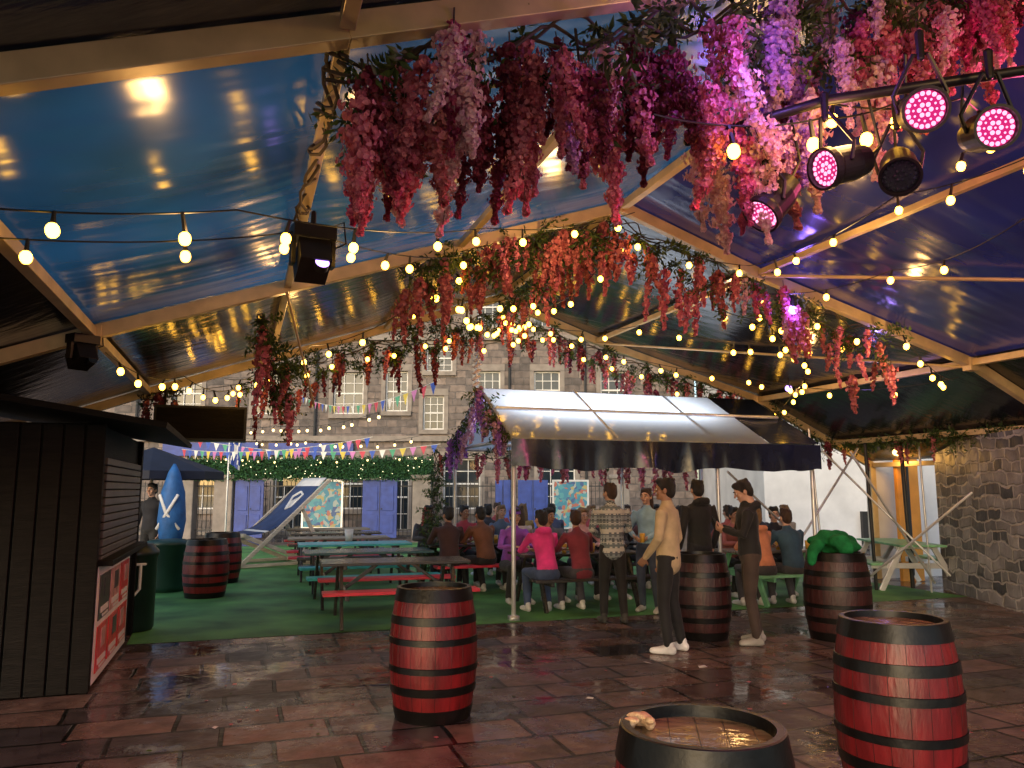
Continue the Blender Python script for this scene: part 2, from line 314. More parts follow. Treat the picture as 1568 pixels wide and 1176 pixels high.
def inst(me,name,parent,loc,sc=1,rot=None):
    o=D.objects.new(name,me); link(o,parent); o.location=loc; o.scale=(sc,sc,sc) if not isinstance(sc,tuple) else sc
    o.rotation_euler=rot if rot else (R.uniform(-.15,.15),R.uniform(-.15,.15),R.uniform(0,6.28)); return o
def garland(name,pts,n,nl,cols,hang=(0,.3),width=.12,sc=(.7,1.15),far=True,stem=True):
    e=empty(name); pts=[Vector(p) for p in pts]; segs=[(b-a).length for a,b in zip(pts,pts[1:])]; tot=sum(segs)
    def at(u):
        d=u*tot
        for (a,b),l in zip(zip(pts,pts[1:]),segs):
            if d<=l: return a.lerp(b,d/l)
            d-=l
        return pts[-1].copy()
    bank=RACF if far else RAC
    for i in range(n):
        u=(i+R.random()*1.6-.3)/n; u=min(1,max(0,u)); wob=.5+.5*math.sin(u*tot*2.1+1.3)
        p=at(u)+Vector((R.uniform(-width,width),R.uniform(-width,width),-hang[0]-(hang[1]-hang[0])*R.random()*(.3+1.0*wob)))
        c=cols(u) if callable(cols) else R.choice(cols); inst(R.choice(bank[c]),'raceme',e,p,R.uniform(*sc))
    for i in range(nl):
        u=(i+R.random())/nl; p=at(u)+Vector((R.uniform(-width,width),R.uniform(-width,width),-R.uniform(-.06,hang[1]*.8)))
        inst(R.choice(LEAF),'leaves',e,p,R.uniform(.7,1.15),(R.uniform(-.6,.6),R.uniform(-.6,.6),R.uniform(0,6.28)))
    if stem:
        mb=MB(); k=60
        for w in range(2): mb.tube([at(i/k)+Vector((.04*math.sin(i*.9+w*3),.04*math.cos(i*1.1+w*2),-.05+.05*math.sin(i*.7+w))) for i in range(k+1)],[.008]*(k+1),n=5)
        mb.obj('stem',[M['stem']],e)
    return e
# near garland on frame A
e=empty('wisteria_garland')
bot=[(1.62,2.70),(1.85,2.66),(2.1,2.92),(2.35,2.84),(2.6,3.05),(2.95,3.10),(3.15,3.35),(3.35,3.05),(3.6,2.90),(3.9,2.98),(4.2,3.40),(4.8,3.75),(5.6,4.0)]
def bz(s):
    for (a,za),(b,zb) in zip(bot,bot[1:]):
        if a<=s<=b: return za+(zb-za)*(s-a)/(b-a)
    return 3
order=['rose','rose','pale','burg','rose','burg','rose','burg','rose','pale','mauve','purple','mauve','pale','rose','pale','mag','rose','pale','rose']
NN=140
for i in range(NN):
    s=1.66+(5.5-1.66)*((i+R.random())/NN)**1.1; zr=3+.34*s-.08; zb=bz(s)+R.uniform(-.05,.10)
    k=R.random(); top=zb+.46+ (zr-zb-.46)*max(0,k*1.3-.2)
    if i%4==0: top=zb+.46
    c=order[int((s-1.6)/3.95*19)%20] if R.random()<.62 else R.choice(['rose','mag','burg','pale','mauve','burg','dusky'])
    inst(R.choice(RAC[c]),'raceme',e,T(s,-4.36+R.uniform(-.2,.28),top),R.uniform(.75,1.15))
for i in range(70):
    s=1.6+3.9*R.random(); zr=3+.34*s
    inst(R.choice(LEAF),'leaves',e,T(s,-4.36+R.uniform(-.15,.2),zr-R.uniform(0,.5)),R.uniform(.7,1.0),(R.uniform(-.6,.6),R.uniform(-.6,.6),R.uniform(0,6)))
for i in range(6):
    inst(R.choice(LEAF),'leaves',e,T(1.68+R.uniform(-.05,.15),-4.3+R.uniform(-.05,.2),3.5-R.uniform(0,.35)),.7,(R.uniform(-.6,.6),R.uniform(-.6,.6),R.uniform(0,6)))
mb=MB()
for w in range(3): mb.tube([T(1.55+4*i/50,-4.36+.05*math.sin(i*.8+w*2),3+.34*(1.55+4*i/50)-.1+.06*math.cos(i*.9+w)-.03*w) for i in range(51)],[.009]*51,n=6)
for w in range(2): mb.tube([T(1.60+.04*math.sin(i*1.1+w*2),-4.38+i*.07,3.50-.06*math.cos(i*.9+w)) for i in range(40)],[.010]*40,n=6)
for i in range(7):
    s=1.7+i*.5; mb.tube([T(s,-4.36,3+.34*s-.1),T(s+.05,-4.33,bz(s)+.45)],[.008,.006],n=5)
mb.obj('stem',[M['stem']],e)
garland('wisteria_garland',[T(2.7,0,3.88),T(5.15,0,4.62)],44,46,['dusky','rose','dusky','dusky'],(0,.36),.15)
garland('wisteria_garland',[T(5.15,0,4.62),T(6.9,0,4.05),T(8.7,0,3.55)],48,40,lambda u:R.choice(['mauve','dusky','rose','mag','purple']) if .45<u<.62 else R.choice(['rose','dusky','rose']),(0,.55),.15)
garland('wisteria_garland',[T(1.3,4.4,3.3),T(5.15,4.4,4.55)],40,80,['dusky','burg','rose'],(0,.5),.16)
garland('wisteria_garland',[T(5.15,4.4,4.55),T(6.9,4.4,4.0),T(10.4,4.4,3.1)],56,60,['dusky','burg','rose','burg'],(0,.42),.15)
garland('wisteria_garland',[T(11.7,4.4,2.5),T(11.7,0,2.5),T(11.6,-2.5,2.5)],14,100,['dusky','burg'],(0,.1),.12)
garland('hanging_wisteria_vine',[T(1.4,.6,3.4),T(1.75,1.3,2.55)],9,20,['dusky','rose'],(0,.15),.14)
garland('wisteria_garland',[T(5.15,.3,4.6),T(5.15,4.2,4.6)],20,30,['dusky','rose'],(0,.25),.12)
garland('wisteria_garland',[T(10.2,4.5,3.1),T(11.6,4.5,2.5)],10,24,['dusky','burg'],(0,.15),.12)
garland('wisteria_garland',[T(-.1,4.4,2.95),T(.4,4.4,3.05)],5,5,['dusky','burg'],(0,.15),.1)
# ---------------- string lights
bulbcount=0
def strand(pts,spacing=.42,sag=.12,r=.032,mat='bulb',name='string_lights'):
    global bulbcount
    e=empty(name); w=MB(); bl=MB(); path=[]
    for a,b in zip(pts,pts[1:]):
        a=Vector(a);b=Vector(b); n=14
        for i in range(n+(1 if b==Vector(pts[-1]) else 0)): u=i/n; path.append(a.lerp(b,u)-Vector((0,0,sag*4*u*(1-u))))
    w.tube(path,[.005]*len(path),n=5,cap=False)
    acc=spacing*R.random(); step=spacing
    for a,b in zip(path,path[1:]):
        l=(b-a).length; acc+=l
        if acc>=step:
            acc-=step; step=spacing*R.uniform(.6,1.45); p=b+Vector((R.uniform(-.03,.03),R.uniform(-.03,.03),R.uniform(-.05,0)))
            w.tube([b,p-Vector((0,0,.045))],[.010,.014],n=6); c=p-Vector((0,0,.048+r)); bulbcount+=1
            bl.ell(c,(r,r,r*1.15),nu=8 if mat=='bulb' else 6,nv=6 if mat=='bulb' else 4)
    w.obj('cable',[M['wire']],e)
    if bl.v: bl.obj('bulbs',[M[mat]],e,smooth=True)
strand([T(-.6,-4.2,2.75),T(1.2,-3.2,3.15),T(3.25,-1.1,3.95),T(5.1,-.4,4.55)],.8,.08)
strand([T(-.4,-3.3,2.85),T(1.62,-2.2,3.4),T(3.3,-.2,3.95)],.8,.08)
strand([T(4.9,-.2,4.5),T(6.5,-.4,4.1),T(6.4,-2.6,4.1),T(6.6,-4.3,4.1)],.6,.1)
strand([T(6.9,.1,3.95),T(7.3,-1.6,3.8),T(7.1,-3.2,3.8)],.65,.1)
strand([T(10,.2,3.05),T(8.2,-.8,3.35),T(7.6,0,3.7),T(6.9,.8,3.9)],.5,.1)
for (a,b) in (((.2,4.3,3.0),(5.15,4.3,4.5)),((5.15,4.3,4.5),(10.1,4.3,3.05))): strand([T(*a),T((a[0]+b[0])/2,4.2,(a[2]+b[2])/2-.12),T(*b)],.5,.12)
strand([T(5.15,4.2,4.45),T(4.2,2.2,3.9),T(3.3,0.1,3.85)],.45,.22)
strand([T(5.15,4.2,4.45),T(5.0,2.2,4.1),T(5.15,.1,4.4)],.55,.2)
strand([T(5.15,4.2,4.45),T(6.6,2.0,3.95),T(8.4,.1,3.5)],.5,.2)
strand([T(5.15,4.2,4.45),T(8.6,2.6,3.35),T(10.1,.2,3.1)],.5,.18)
strand([T(10.1,4.2,3.05),T(9.3,2.4,3.2),T(8.4,1.0,3.4),T(7.0,.2,3.85)],.42,.14)
strand([T(1.0,4.2,3.2),T(2.0,2.0,3.35),T(3.2,.2,3.8)],.55,.15)
strand([T(0.1,.1,2.85),T(.6,2.2,2.95),T(1.2,4.2,3.1)],.55,.12)
strand([T(3.6,3.6,3.9),T(5.2,3.9,4.0),T(4.6,1.2,4.05),T(3.0,.4,3.75)],.5,.15)
strand([T(.8,-6.2,2.9),T(3.5,-6.4,3.9),T(6.5,-6.2,3.9),T(9,-5.5,3.3)],.7,.1)
strand([T(4.0,-4.5,3.6),T(4.9,-4.55,3.75),T(5.6,-4.2,3.95),T(6.2,-3.4,4.1)],.45,.05)
strand([T(3.0,-4.55,3.35),T(3.9,-4.6,3.45),T(4.6,-4.6,3.75)],.4,.05)
def far(a,b,sp=.5,sag=.35,r=.035): strand([a,((Vector(a)+Vector(b))/2)-Vector((0,0,sag*.6)),b],sp,sag*.4,r,'farbulb')
far((-9.5,24,3.7),(-2.9,17,3.3)); far((-9.5,25,3.5),(-2.3,20,3.0))
strand([(-10.5,26.2,2.75),(-3.2,26.2,2.75)],.9,.1,.03,'farbulb')
print('bulbs',bulbcount)
def plight(loc,col,pw,rad=.06,name='stage_wash_lamp'):
    l=D.lights.new(name,'POINT'); l.color=col; l.energy=pw; l.shadow_soft_size=rad; o=D.objects.new(name,l); link(o); o.location=loc
for p,w in ((T(1.0,-3.3,2.95),20),(T(2.4,-1.9,3.35),22),(T(4.2,-.8,4.0),22),(T(6.5,-1.8,3.85),20),(T(8.4,-.6,3.25),20),(T(2.0,2.2,3.15),20),(T(4.6,2.0,3.85),18),(T(7.2,1.2,3.75),18),(T(9.2,2.2,3.05),18),(T(4.2,-6.3,3.7),30),(T(3.9,-4.75,3.3),8)): plight(p,(1,.54,.18),w*1.0,.08,'festoon_lamp')
# ---------------- stage lights
M['led']=emat('magenta_led',(1,.38,.62),2.1,False); M['lens']=emat('magenta_lens',(1,.03,.26),.75,False)
def par(name,loc,tgt,lensmat,r=.088,on=True):
    mb=MB(); ax=(Vector(tgt)-Vector(loc)).normalized(); rot=ax.to_track_quat('Z','Y').to_matrix()
    mb.lathe(loc,[(r*.45,-.24),(r*.8,-.22),(r*.98,-.14),(r,-.02),(r*1.12,.0),(r*1.12,.035),(r*.98,.035),(r*.96,.005)],28,[0]*8,rot)
    L=Vector(loc)
    mb.lathe(L+ax*.007,[(r*.93,0),(r*.93,.004)],28,[1,1],rot)
    for ring,n in((.0,1),(.27,6),(.53,12),(.79,18)):
        for i in range(n):
            a=6.283*i/n; p=L+ax*.011+rot@Vector((r*ring*math.cos(a),r*ring*math.sin(a),0)); mb.ell(p,r*(.115 if ring in(.27,.79) else .06),mi=2,nu=8,nv=5)
    up=Vector((0,0,1)); side=ax.cross(up).normalized()
    mb.tube([L-ax*.06+side*r*1.05,L-ax*.06+side*r*1.25+up*.08,L+up*.26+side*.03,L+up*.26-side*.03,L-ax*.06-side*r*1.25+up*.08,L-ax*.06-side*r*1.05],[.010]*6,n=6)
    mb.tube([L+up*.24,L+up*.36],[.016,.02],n=8)
    mb.tube([L-ax*.24,L-ax*.34+up*.05,L-ax*.28+up*.3],[.008]*3,n=6)
    return mb.obj(name,[M['black'],lensmat,M['led'] if on else M['glass']],smooth=False)
par('stage_par_light',(1.80,3.25,3.29),(1.1,.6,2.2),M['lens'])
par('stage_par_light',(2.13,3.3,3.23),(1.7,.4,2.4),M['lens'])
par('stage_par_light',(1.47,3.5,3.13),(-.2,2.9,2.55),M['lens'])
par('stage_par_light',(1.88,3.65,3.16),(1.4,2.6,2.2),M['glass'],on=False)
par('stage_par_light',(1.23,3.7,2.99),(.0,3.25,1.6),M['lens'])
mb=MB(); mb.tube([(.9,3.85,3.42),(1.5,3.55,3.49),(2.9,3.35,3.62)],[.025]*3,n=10); mb.tube([(2.9,3.35,3.6),(2.9,3.36,4.4)],[.02]*2,n=8); mb.obj('lighting_bar',[M['black']],smooth=True)
def mover(loc,rz,s=1,lens=None):
    mb=MB(); r=Matrix.Rotation(rz,3,'Z'); L=Vector(loc)
    mb.box(L+Vector((0,0,0)),(.30*s,.2*s,.10*s),r); tilt=r@Matrix.Rotation(-.5,3,'X')
    for sx in(-1,1): mb.box(L+r@Vector((sx*.14*s,0,-.13*s)),(.03*s,.1*s,.22*s),r)
    mb.box(L+r@Vector((0,0,-.2*s)),(.22*s,.26*s,.2*s),tilt)
    p=L+r@Vector((.04*s,-.13*s,-.26*s)); mb.lathe(p,[(.05*s,-.03),(.05*s,.03),(.04*s,.03)],16,[0,1,1],tilt@Matrix.Rotation(math.pi/2,3,'X'))
    mb.tube([L+Vector((0,0,.04*s)),L+Vector((0,0,.16*s))],[.02*s,.02*s],n=8)
    mb.tube([L+r@Vector((.1*s,0,.05*s)),L+r@Vector((.22*s,0,.12*s)),L+r@Vector((.24*s,0,-.04*s)),L+r@Vector((.13*s,.02,-.1*s))],[.008]*4,n=6)
    mb.obj('moving_head_light',[M['black'],lens or M['glass']],bevel=.012*s)
M['violet']=emat('violet_lens',(.45,.25,1),5)
mover(T(1.68,-2.2,3.38),.45,.95,M['violet']); mover(T(-.05,-.1,2.92),1.0,.75)
def spot(loc,tgt,col,pw,ang=70,name='stage_spot_beam'):
    l=D.lights.new(name,'SPOT'); l.color=col; l.energy=pw; l.spot_size=math.radians(ang); l.spot_blend=.6; l.shadow_soft_size=.08; o=D.objects.new(name,l); link(o); o.location=loc
    o.rotation_euler=(Vector(tgt)-Vector(loc)).to_track_quat('-Z','Y').to_euler()
spot((1.40,3.35,3.05),(-2.4,3.9,0),(1,.05,.10),230,80)
plight((1.45,3.1,3.2),(1,.14,.38),10,.1); plight((3.2,4.3,3.5),(1,.10,.28),75,.1); plight((1.15,3.25,3.6),(.38,.18,1),11,.05)
plight(T(9.5,1.2,2.9),(.4,.25,1),12,.05); plight(T(7.2,-.2,3.7),(.25,.15,1),14,.05); plight((6.9,14.2,2.2),(1,.5,.12),18,.1,'doorway_lamp')
for p,c in ((T(9.0,2.2,3.15),'violet'),(T(7.3,-.1,3.72),'violet')):
    mb=MB(); mb.ell(p,.05,mi=0); mb.tube([p+Vector((0,0,.05)),p+Vector((0,0,.16))],[.02,.02],n=8,mi=1); mb.obj('coloured_lamp',[M[c],M['black']],smooth=True)
def speaker(c,w,h,d):
    mb=MB(); mb.box(c,(w,d,h),RZ); mb.box(Vector(c)-DX*(d/2+.008),(w*.94,.012,h*.86),RZ,1)
    for sx in(-1,1): mb.beam(Vector(c)+CX*sx*w*.4+Vector((0,0,h/2)),Vector(c)+CX*sx*w*.4+Vector((0,0,h/2+.25)),.03,.01,up=(0,1,0))
    mb.obj('hanging_speaker',[M['black'],M['blackmat']],bevel=.015)
speaker(T(.72,4.25,2.55),1.2,.48,.4); speaker(T(9.75,4.75,2.72),.9,.38,.35)
# ---------------- barrels
def barrel(loc,h=.92,r=.335,body='red',hooped=True,lid='lid',name='wooden_barrel'):
    mb=MB(); n=48; rt=r*.83; N=26
    def rad(z): u=z/h*2-1; return r-(r-rt)*u*u
    prof=[];mis=[]
    hoops=[(0,.10),(.205,.27),(.37,.42),(.58,.63),(.73,.795),(.90,1.0)]
    zs=sorted(set([i/N for i in range(N+1)]+[a for p in hoops for a in p]))
    for i,z in enumerate(zs): prof.append((rad(z*h),z*h)); mis.append(0)
    mis[-1]=2
    prof+= [(rt-.022,h),(rt-.026,h-.035),(.001,h-.035)]; mis+= [2,1,1]
    mb.lathe((0,0,0),prof,n,mis)
    for a,b in hoops:
        a*=h;b*=h; P=[(rad(a)+.001,a),(rad(a)+.007,a+.002),(rad(b)+.007,b-.002),(rad(b)+.001,b)]
        mb.lathe((0,0,0),P,n,[2]*4); mb.f=mb.f[:-2]; mb.m=mb.m[:-2]
    for i in range(20):
        a=6.283*i/20+R.uniform(-.05,.05); pts=[Vector(((rad(z*h)-.0004)*math.cos(a),(rad(z*h)-.0004)*math.sin(a),z*h)) for z in [k/10 for k in range(11)]]
        mb.tube(pts,[.0018]*11,n=4,mi=2,cap=False)
    for k in range(-2,3): mb.box((k*.085+.01,0,h-.0345),(.0018,2*math.sqrt(max(.01,(rt-.04)**2-(k*.085)**2)),.0018),None,2)
    o=mb.obj(name,[M[body],M[lid],M['hoop']],smooth=True); o.location=loc; o.rotation_euler=(0,0,R.uniform(0,6)); 
    m=o.modifiers.new('es','EDGE_SPLIT'); m.split_angle=math.radians(40); return o
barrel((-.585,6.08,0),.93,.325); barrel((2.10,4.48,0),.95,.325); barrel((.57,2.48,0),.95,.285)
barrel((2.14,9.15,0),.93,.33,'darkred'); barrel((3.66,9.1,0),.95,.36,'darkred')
barrel((-4.75,12.5,0),.88,.34); barrel((-5.2,14.4,0),.88,.34)
mb=MB(); 
for i in range(14):
    a=R.uniform(0,6.28); mb.ell((.035*math.cos(a)*R.random()*2.2,.03*math.sin(a),.012+.02*R.random()),(R.uniform(.015,.035),R.uniform(.01,.025),R.uniform(.008,.02)),Matrix.Rotation(R.uniform(0,3),3,'Z'))
mb.obj('crumpled_napkin',[pmat('napkin',(.75,.50,.28),.7,.3,30,.6)],remesh=.005,loc=(.42,2.55,.918))
mb=MB()
for i in range(26):
    a=R.uniform(0,6.28); rr=R.uniform(0,.22); mb.ell((rr*math.cos(a),rr*math.sin(a),.05+.16*R.random()*(1-rr*2.6)),(R.uniform(.08,.14),R.uniform(.06,.09),R.uniform(.05,.09)),Matrix.Rotation(R.uniform(0,3),3,'Z')@Matrix.Rotation(R.uniform(-.5,.5),3,'X'))
mb.tube([(-.20,-.08,.08),(-.29,-.15,.02),(-.32,-.19,-.10)],[.08,.065,.05])
mb.obj('green_jacket',[pmat('green_fabric',(.010,.15,.045),.85,.5,8,1.0,bscale=9,spec=.2)],remesh=.022,loc=(3.62,9.05,.95))
# ---------------- picnic tables
def picnic(loc,rz,top,seat,legs='wood',L=1.85,name='picnic_table'):
    mb=MB()
    for k in range(5): mb.box((R.uniform(-.01,.01),(k-2)*.148,.735),(L,.138,.035),None,0)
    for sy in(-1,1):
        for k in range(2): mb.box((R.uniform(-.01,.01),sy*(.66+k*.135),.445),(L,.125,.04),None,1)
    for sx in(-1,1):
        x=sx*(L/2-.28)
        mb.box((x,0,.695),(.045,.68,.045),None,2); mb.box((x,0,.40),(.045,1.5,.09),None,2)
        for sy in(-1,1): mb.beam((x+sx*.046,sy*.26,.70),(x+sx*.046,sy*.62,.0),.04,.09,2)
        mb.beam((x-sx*.03,0,.42),(x-sx*.42,0,.70),.08,.04,2)
    mb.obj(name,[M[top],M[seat],M[legs]],bevel=.006,loc=loc,rot=(0,0,rz))
M['blackwood']=pmat('dark_stained_wood',(.045,.04,.038),.2,.4,5,.15,stretch=(1,8,8))
M['darkteal']=pmat('teal_stained_wood',(.03,.10,.12),.2,.4,5,.15,stretch=(1,8,8))
for k,(tp,se) in enumerate([('blackwood','seatred'),('darkteal','seatcyan'),('seatcyan','blackwood'),('wood','seatred'),('blackwood','blackwood'),('wood','seatred')]):
    c=Vector((-1.55,10.3,0))+DX*(1.72*k)+CX*R.uniform(-.1,.1); picnic(c,TH+R.uniform(-.05,.05),tp,se,'blackwood')
TA=Vector((.92,11.65,0)); TB=Vector((-.55,13.5,0)); TC=Vector((4.05,12.2,0)); TD=Vector((2.2,13.9,0))
for t in(TA,TB,TD): picnic(t,TH,'blackwood','seatred' if t is TB else 'blackwood','blackwood')
picnic(TC,TH,'wood','tgreen','tgreen'); picnic((6.7,13.9,0),TH+1.2,'tgreen','tgreen','white_pole')
mb=MB()
M['drink']=pmat('lager_glass',(.65,.38,.06),.08,.2,5,0); 
for t in(TA,TB,TC,TD):
    for i in range(6):
        p=t+CX*R.uniform(-.75,.75)+DX*R.uniform(-.25,.25)+Vector((0,0,.754)); mb.lathe(p,[(.030,0),(.04,.13),(.037,.13),(.001,.125)],14,[0,1,1,1])
mb.obj('pint_glasses',[M['drink'],M['sash']],smooth=True)
mb=MB(); mb.lathe((0,0,0),[(.06,0),(.08,.2),(.075,.2),(.05,.02)],16,[0]*4); mb.obj('white_table_pot',[M['sash']],loc=Vector((-2.85,14.0,.754)),smooth=True)
# ---------------- giant deckchair
dc=empty('giant_deckchair',(-5.3,17.9,0),math.radians(42)); dc.scale=(.98,.98,.95)
mb=MB()
for y in(-.62,.62):
    mb.beam((-1.05,y,.06),(1.0,y,1.95),.06,.09); mb.beam((.62,y*.88,.04),(-1.0,y*.88,.72),.06,.09)
    mb.beam((1.0,y*.95,.05),(.35,y*.95,1.30),.05,.08); mb.beam((-1.05,y,.05),(1.05,y,.05),.06,.07)
for p in((1.0,1.95),(-1.0,.72),(.62,.06),(-1.05,.06),(.35,1.3)): mb.beam((p[0],-.66,p[1]),(p[0],.66,p[1]),.07,.07)
mb.obj('wooden_frame',[M['palewood']],dc,bevel=.01)
mb=MB(); n=20
for i in range(n+1):
    u=i/n; x=.98-1.95*u; z=1.99-1.27*u-.36*math.sin(math.pi*u**1.2)
    for j in range(5): mb.v.append((x-.03,-.56+1.12*j/4,z+.02))
for i in range(n):
    for j in range(4): a=i*5+j; mb.face((a,a+1,a+6,a+5),1 if (i in(0,1,14)) else 0)
mb.obj('canvas_sling',[M['navy'],M['sash']],dc,smooth=True).modifiers.new('s','SOLIDIFY').thickness=.015
mb=MB()
def slz(x): u=(.98-x)/1.95; return 1.99-1.27*u-.36*math.sin(math.pi*u**1.2)+.05
for k in range(6): mb.beam((.52-.02*k,-.16+.055*k,slz(.52-.02*k)+.01),(.30,-.16+.055*k,slz(.30)+.01),.016,.012)
mb.tube([(.56,-.2,slz(.56)+.01),(.62,0,slz(.62)+.01),(.52,.2,slz(.52)+.01)],[.03]*3,n=6); mb.tube([(.56,-.2,slz(.56)+.01),(.30,-.14,slz(.3)+.01),(.24,.0,slz(.24)+.01),(.52,.2,slz(.52)+.01)],[.028]*4,n=6)
mb.obj('harp_emblem',[M['sash']],dc)
# ---------------- small marquee over tables
sm=empty('small_marquee'); S0=Vector((0.02,10.3,0))
def Q(s,t,z): return S0+CX*s+DX*t+Vector((0,0,z))
mb=MB(); ln=[0,3.07,4.7]
for s in ln:
    for t in(0,3.0):
        mb.tube([Q(s,t,0),Q(s,t,2.32)],[.03,.03],n=10); mb.box(Q(s,t,.03),(.12,.12,.06),RZ)
    mb.tube([Q(s,0,2.3),Q(s,1.5,3.12)],[.028]*2,n=10); mb.tube([Q(s,3,2.3),Q(s,1.5,3.12)],[.028]*2,n=10)
    mb.tube([Q(s,0,2.3),Q(s,3,2.3)],[.025]*2,n=8)
for t,z in((0,2.3),(3,2.3),(1.5,3.12),(.75,2.78)): mb.tube([Q(0,t,z),Q(4.7,t,z)],[.026]*2,n=8)
mb.tube([Q(1.5,0,2.35),Q(1.5,1.5,3.17)],[.02]*2,n=8)
mb.obj('frame',[M['white_pole']],sm,smooth=True)
def smsheet(name,s0,s1,t0,z0,t1,z1,mat):
    mb=MB(); n=10
    for i in range(n+1):
        for j in range(n+1): u=i/n;v=j/n; mb.v.append(tuple(Q(s0+(s1-s0)*u,t0+(t1-t0)*v,z0+(z1-z0)*v+.035-.025*math.sin(math.pi*u)*math.sin(math.pi*v))))
    for i in range(n):
        for j in range(n): a=i*(n+1)+j; mb.face((a,a+n+1,a+n+2,a+1))
    mb.obj(name,[mat],sm,smooth=True)
smsheet('clear_roof',-.05,3.9,-.08,2.28,1.5,3.12,M['roof_clear']); smsheet('clear_roof',-.05,3.9,3.08,2.28,1.5,3.12,M['roof_clear'])
smsheet('dark_roof',3.91,4.8,-.08,2.28,1.5,3.12,M['tarp']); smsheet('dark_roof',3.91,4.8,3.08,2.28,1.5,3.12,M['tarp'])
# added lamp inside the little tent, put there to make its roof glow
mb=MB(); mb.box(Q(1.9,1.5,2.30),(3.2,.14,.05),RZ); mb.obj('added_uplight_bar',[M['white_pole']],sm,bevel=.01)
l=D.lights.new('added_uplight','AREA'); l.shape='RECTANGLE'; l.size=3.2; l.size_y=.5; l.energy=62; l.color=(.86,.92,1); o=D.objects.new('added_uplight',l); link(o,sm); o.location=Q(1.9,1.2,2.345); o.rotation_euler=(math.pi,0,TH)
mb=MB(); n=120
for i in range(n+1):
    s=-.06+4.86*i/n; nzv=mnoise.noise(Vector((s*2.3,0,5))); nz2=mnoise.noise(Vector((s*6,2,1)))
    for k,z in enumerate((2.30,2.18,2.06,1.95)): mb.v.append(tuple(Q(s,-.10-(.09*nzv+.03*nz2)*k/2,z+.05*nzv*k/3-(.05*abs(math.sin(s*2.0)) if k==3 else 0))))
for i in range(n):
    for k in range(3): a=i*4+k; mb.face((a,a+1,a+5,a+4))
mb.obj('front_valance',[M['tarp']],sm,smooth=True)
garland('purple_wisteria_vine',[Q(-.05,1.5,3.15),Q(-.08,.1,2.35)],16,8,['purple','mauve','purple'],(-.05,.15),.08)
garland('purple_wisteria_vine',[Q(-.05,1.5,3.1),Q(-.08,3.0,2.35)],16,8,['purple','mauve'],(0,.3),.08)
garland('climbing_vine',[Q(-.3,3.0,2.3),Q(-.35,3.2,.3)],3,34,['dusky'],(0,.15),.16)
garland('wisteria_garland',[Q(.2,2.9,2.25),Q(4.6,2.9,2.25)],26,16,['rose','dusky','mag'],(0,.15),.1)
mb=MB(); a=Vector((-.62,12.9,3.1)); b=Vector((-.52,12.9,4.35)); mb.tube([a,b],[.03,.03],n=8)
for k in range(12): 
    p=a.lerp(b,(k+.5)/12); mb.tube([p+Vector((-.06,0,-.03)),p+Vector((0,-.05,0)),p+Vector((.06,0,.04))],[(.03,.012)]*3,n=6,mi=1)
mb.obj('ribbon_wrapped_pole',[M['white_pole'],pmat('ribbon',(.75,.6,.5),.6,.2,6,.1)],smooth=True)
# ---------------- right side poles
mb=MB()
P=lambda *a:Vector(a)
for a,b in ((P(4.9,12.6,0),P(4.75,12.6,2.6)),(P(5.1,11.9,2.2),P(6.6,12.6,.2)),(P(5.3,13.5,2.3),P(6.9,12.7,.3)),(P(6.3,10.9,1.6),P(5.3,12.2,.25)),(P(4.4,12.2,.9),P(5.6,12.8,2.3)),(P(3.1,11.4,1.9),P(4.4,12.3,.9)),(P(6.75,13.0,0),P(6.7,13.0,2.4))): mb.tube([a,b],[.018]*2,n=8)
mb.obj('scaffold_brace_poles',[M['white_pole']],smooth=True)
mb=MB(); mb.tube([P(6.0,13.3,0),P(5.95,13.3,2.4)],[.03]*2,n=8); mb.tube([P(6.75,13.6,0),P(6.7,13.6,2.4)],[.035]*2,n=8); mb.obj('dark_support_posts',[M['iron']],smooth=True)
# ---------------- stone wall right, white house
def prism(mb,pts,z0,z1,mi=0):
    b=len(mb.v); n=len(pts)
    for z in(z0,z1):
        for p in pts: mb.v.append((p[0],p[1],z))
    for i in range(n): j=(i+1)%n; mb.face((b+i,b+j,b+n+j,b+n+i),mi)
    mb.face(tuple(b+n+i for i in range(n)),mi)
mb=MB(); prism(mb,[(7.15,13.4),(6.75,10.0),(6.7,3),(7.4,3),(7.5,10),(7.8,13.3)],0,2.45); mb.obj('rubble_stone_wall',[M['rubble']])
wh=empty('white_rendered_house')
mb=MB(); prism(mb,[(7.3,23),(16,24.5),(16,32),(7.3,31)],0,6.5); mb.obj('walls',[M['white']],wh)
mb=MB(); mb.poly([(7.0,22.7,6.5),(16.3,24.2,6.5),(16.3,28.3,8.6),(7.0,27,8.6)]); mb.poly([(7.0,27,8.6),(16.3,28.3,8.6),(16.3,32.3,6.5),(7.0,31.3,6.5)]); mb.obj('slate_roof',[pmat('slate',(.05,.055,.06),.4,.3,5,.3)],wh)
mb=MB(); mb.box((10.6,23.5,.5),(.7,.3,1.0)); mb.box((11.8,23.55,1.1),(.16,.1,2.3),None,1); mb.obj('plinth_trim',[M['black'],M['sash']],wh)
mb=MB(); mb.box((7.25,14.6,1.2),(.5,.08,2.4),RZ); mb.box((7.25,14.55,1.2),(.06,.02,2.2),RZ,1); mb.obj('orange_door',[M['orange'],M['iron']],bevel=.01)
mb=MB(); mb.box((7.7,15.4,1.3),(1.9,.2,2.6),RZ); mb.obj('white_shed_wall',[M['white']])
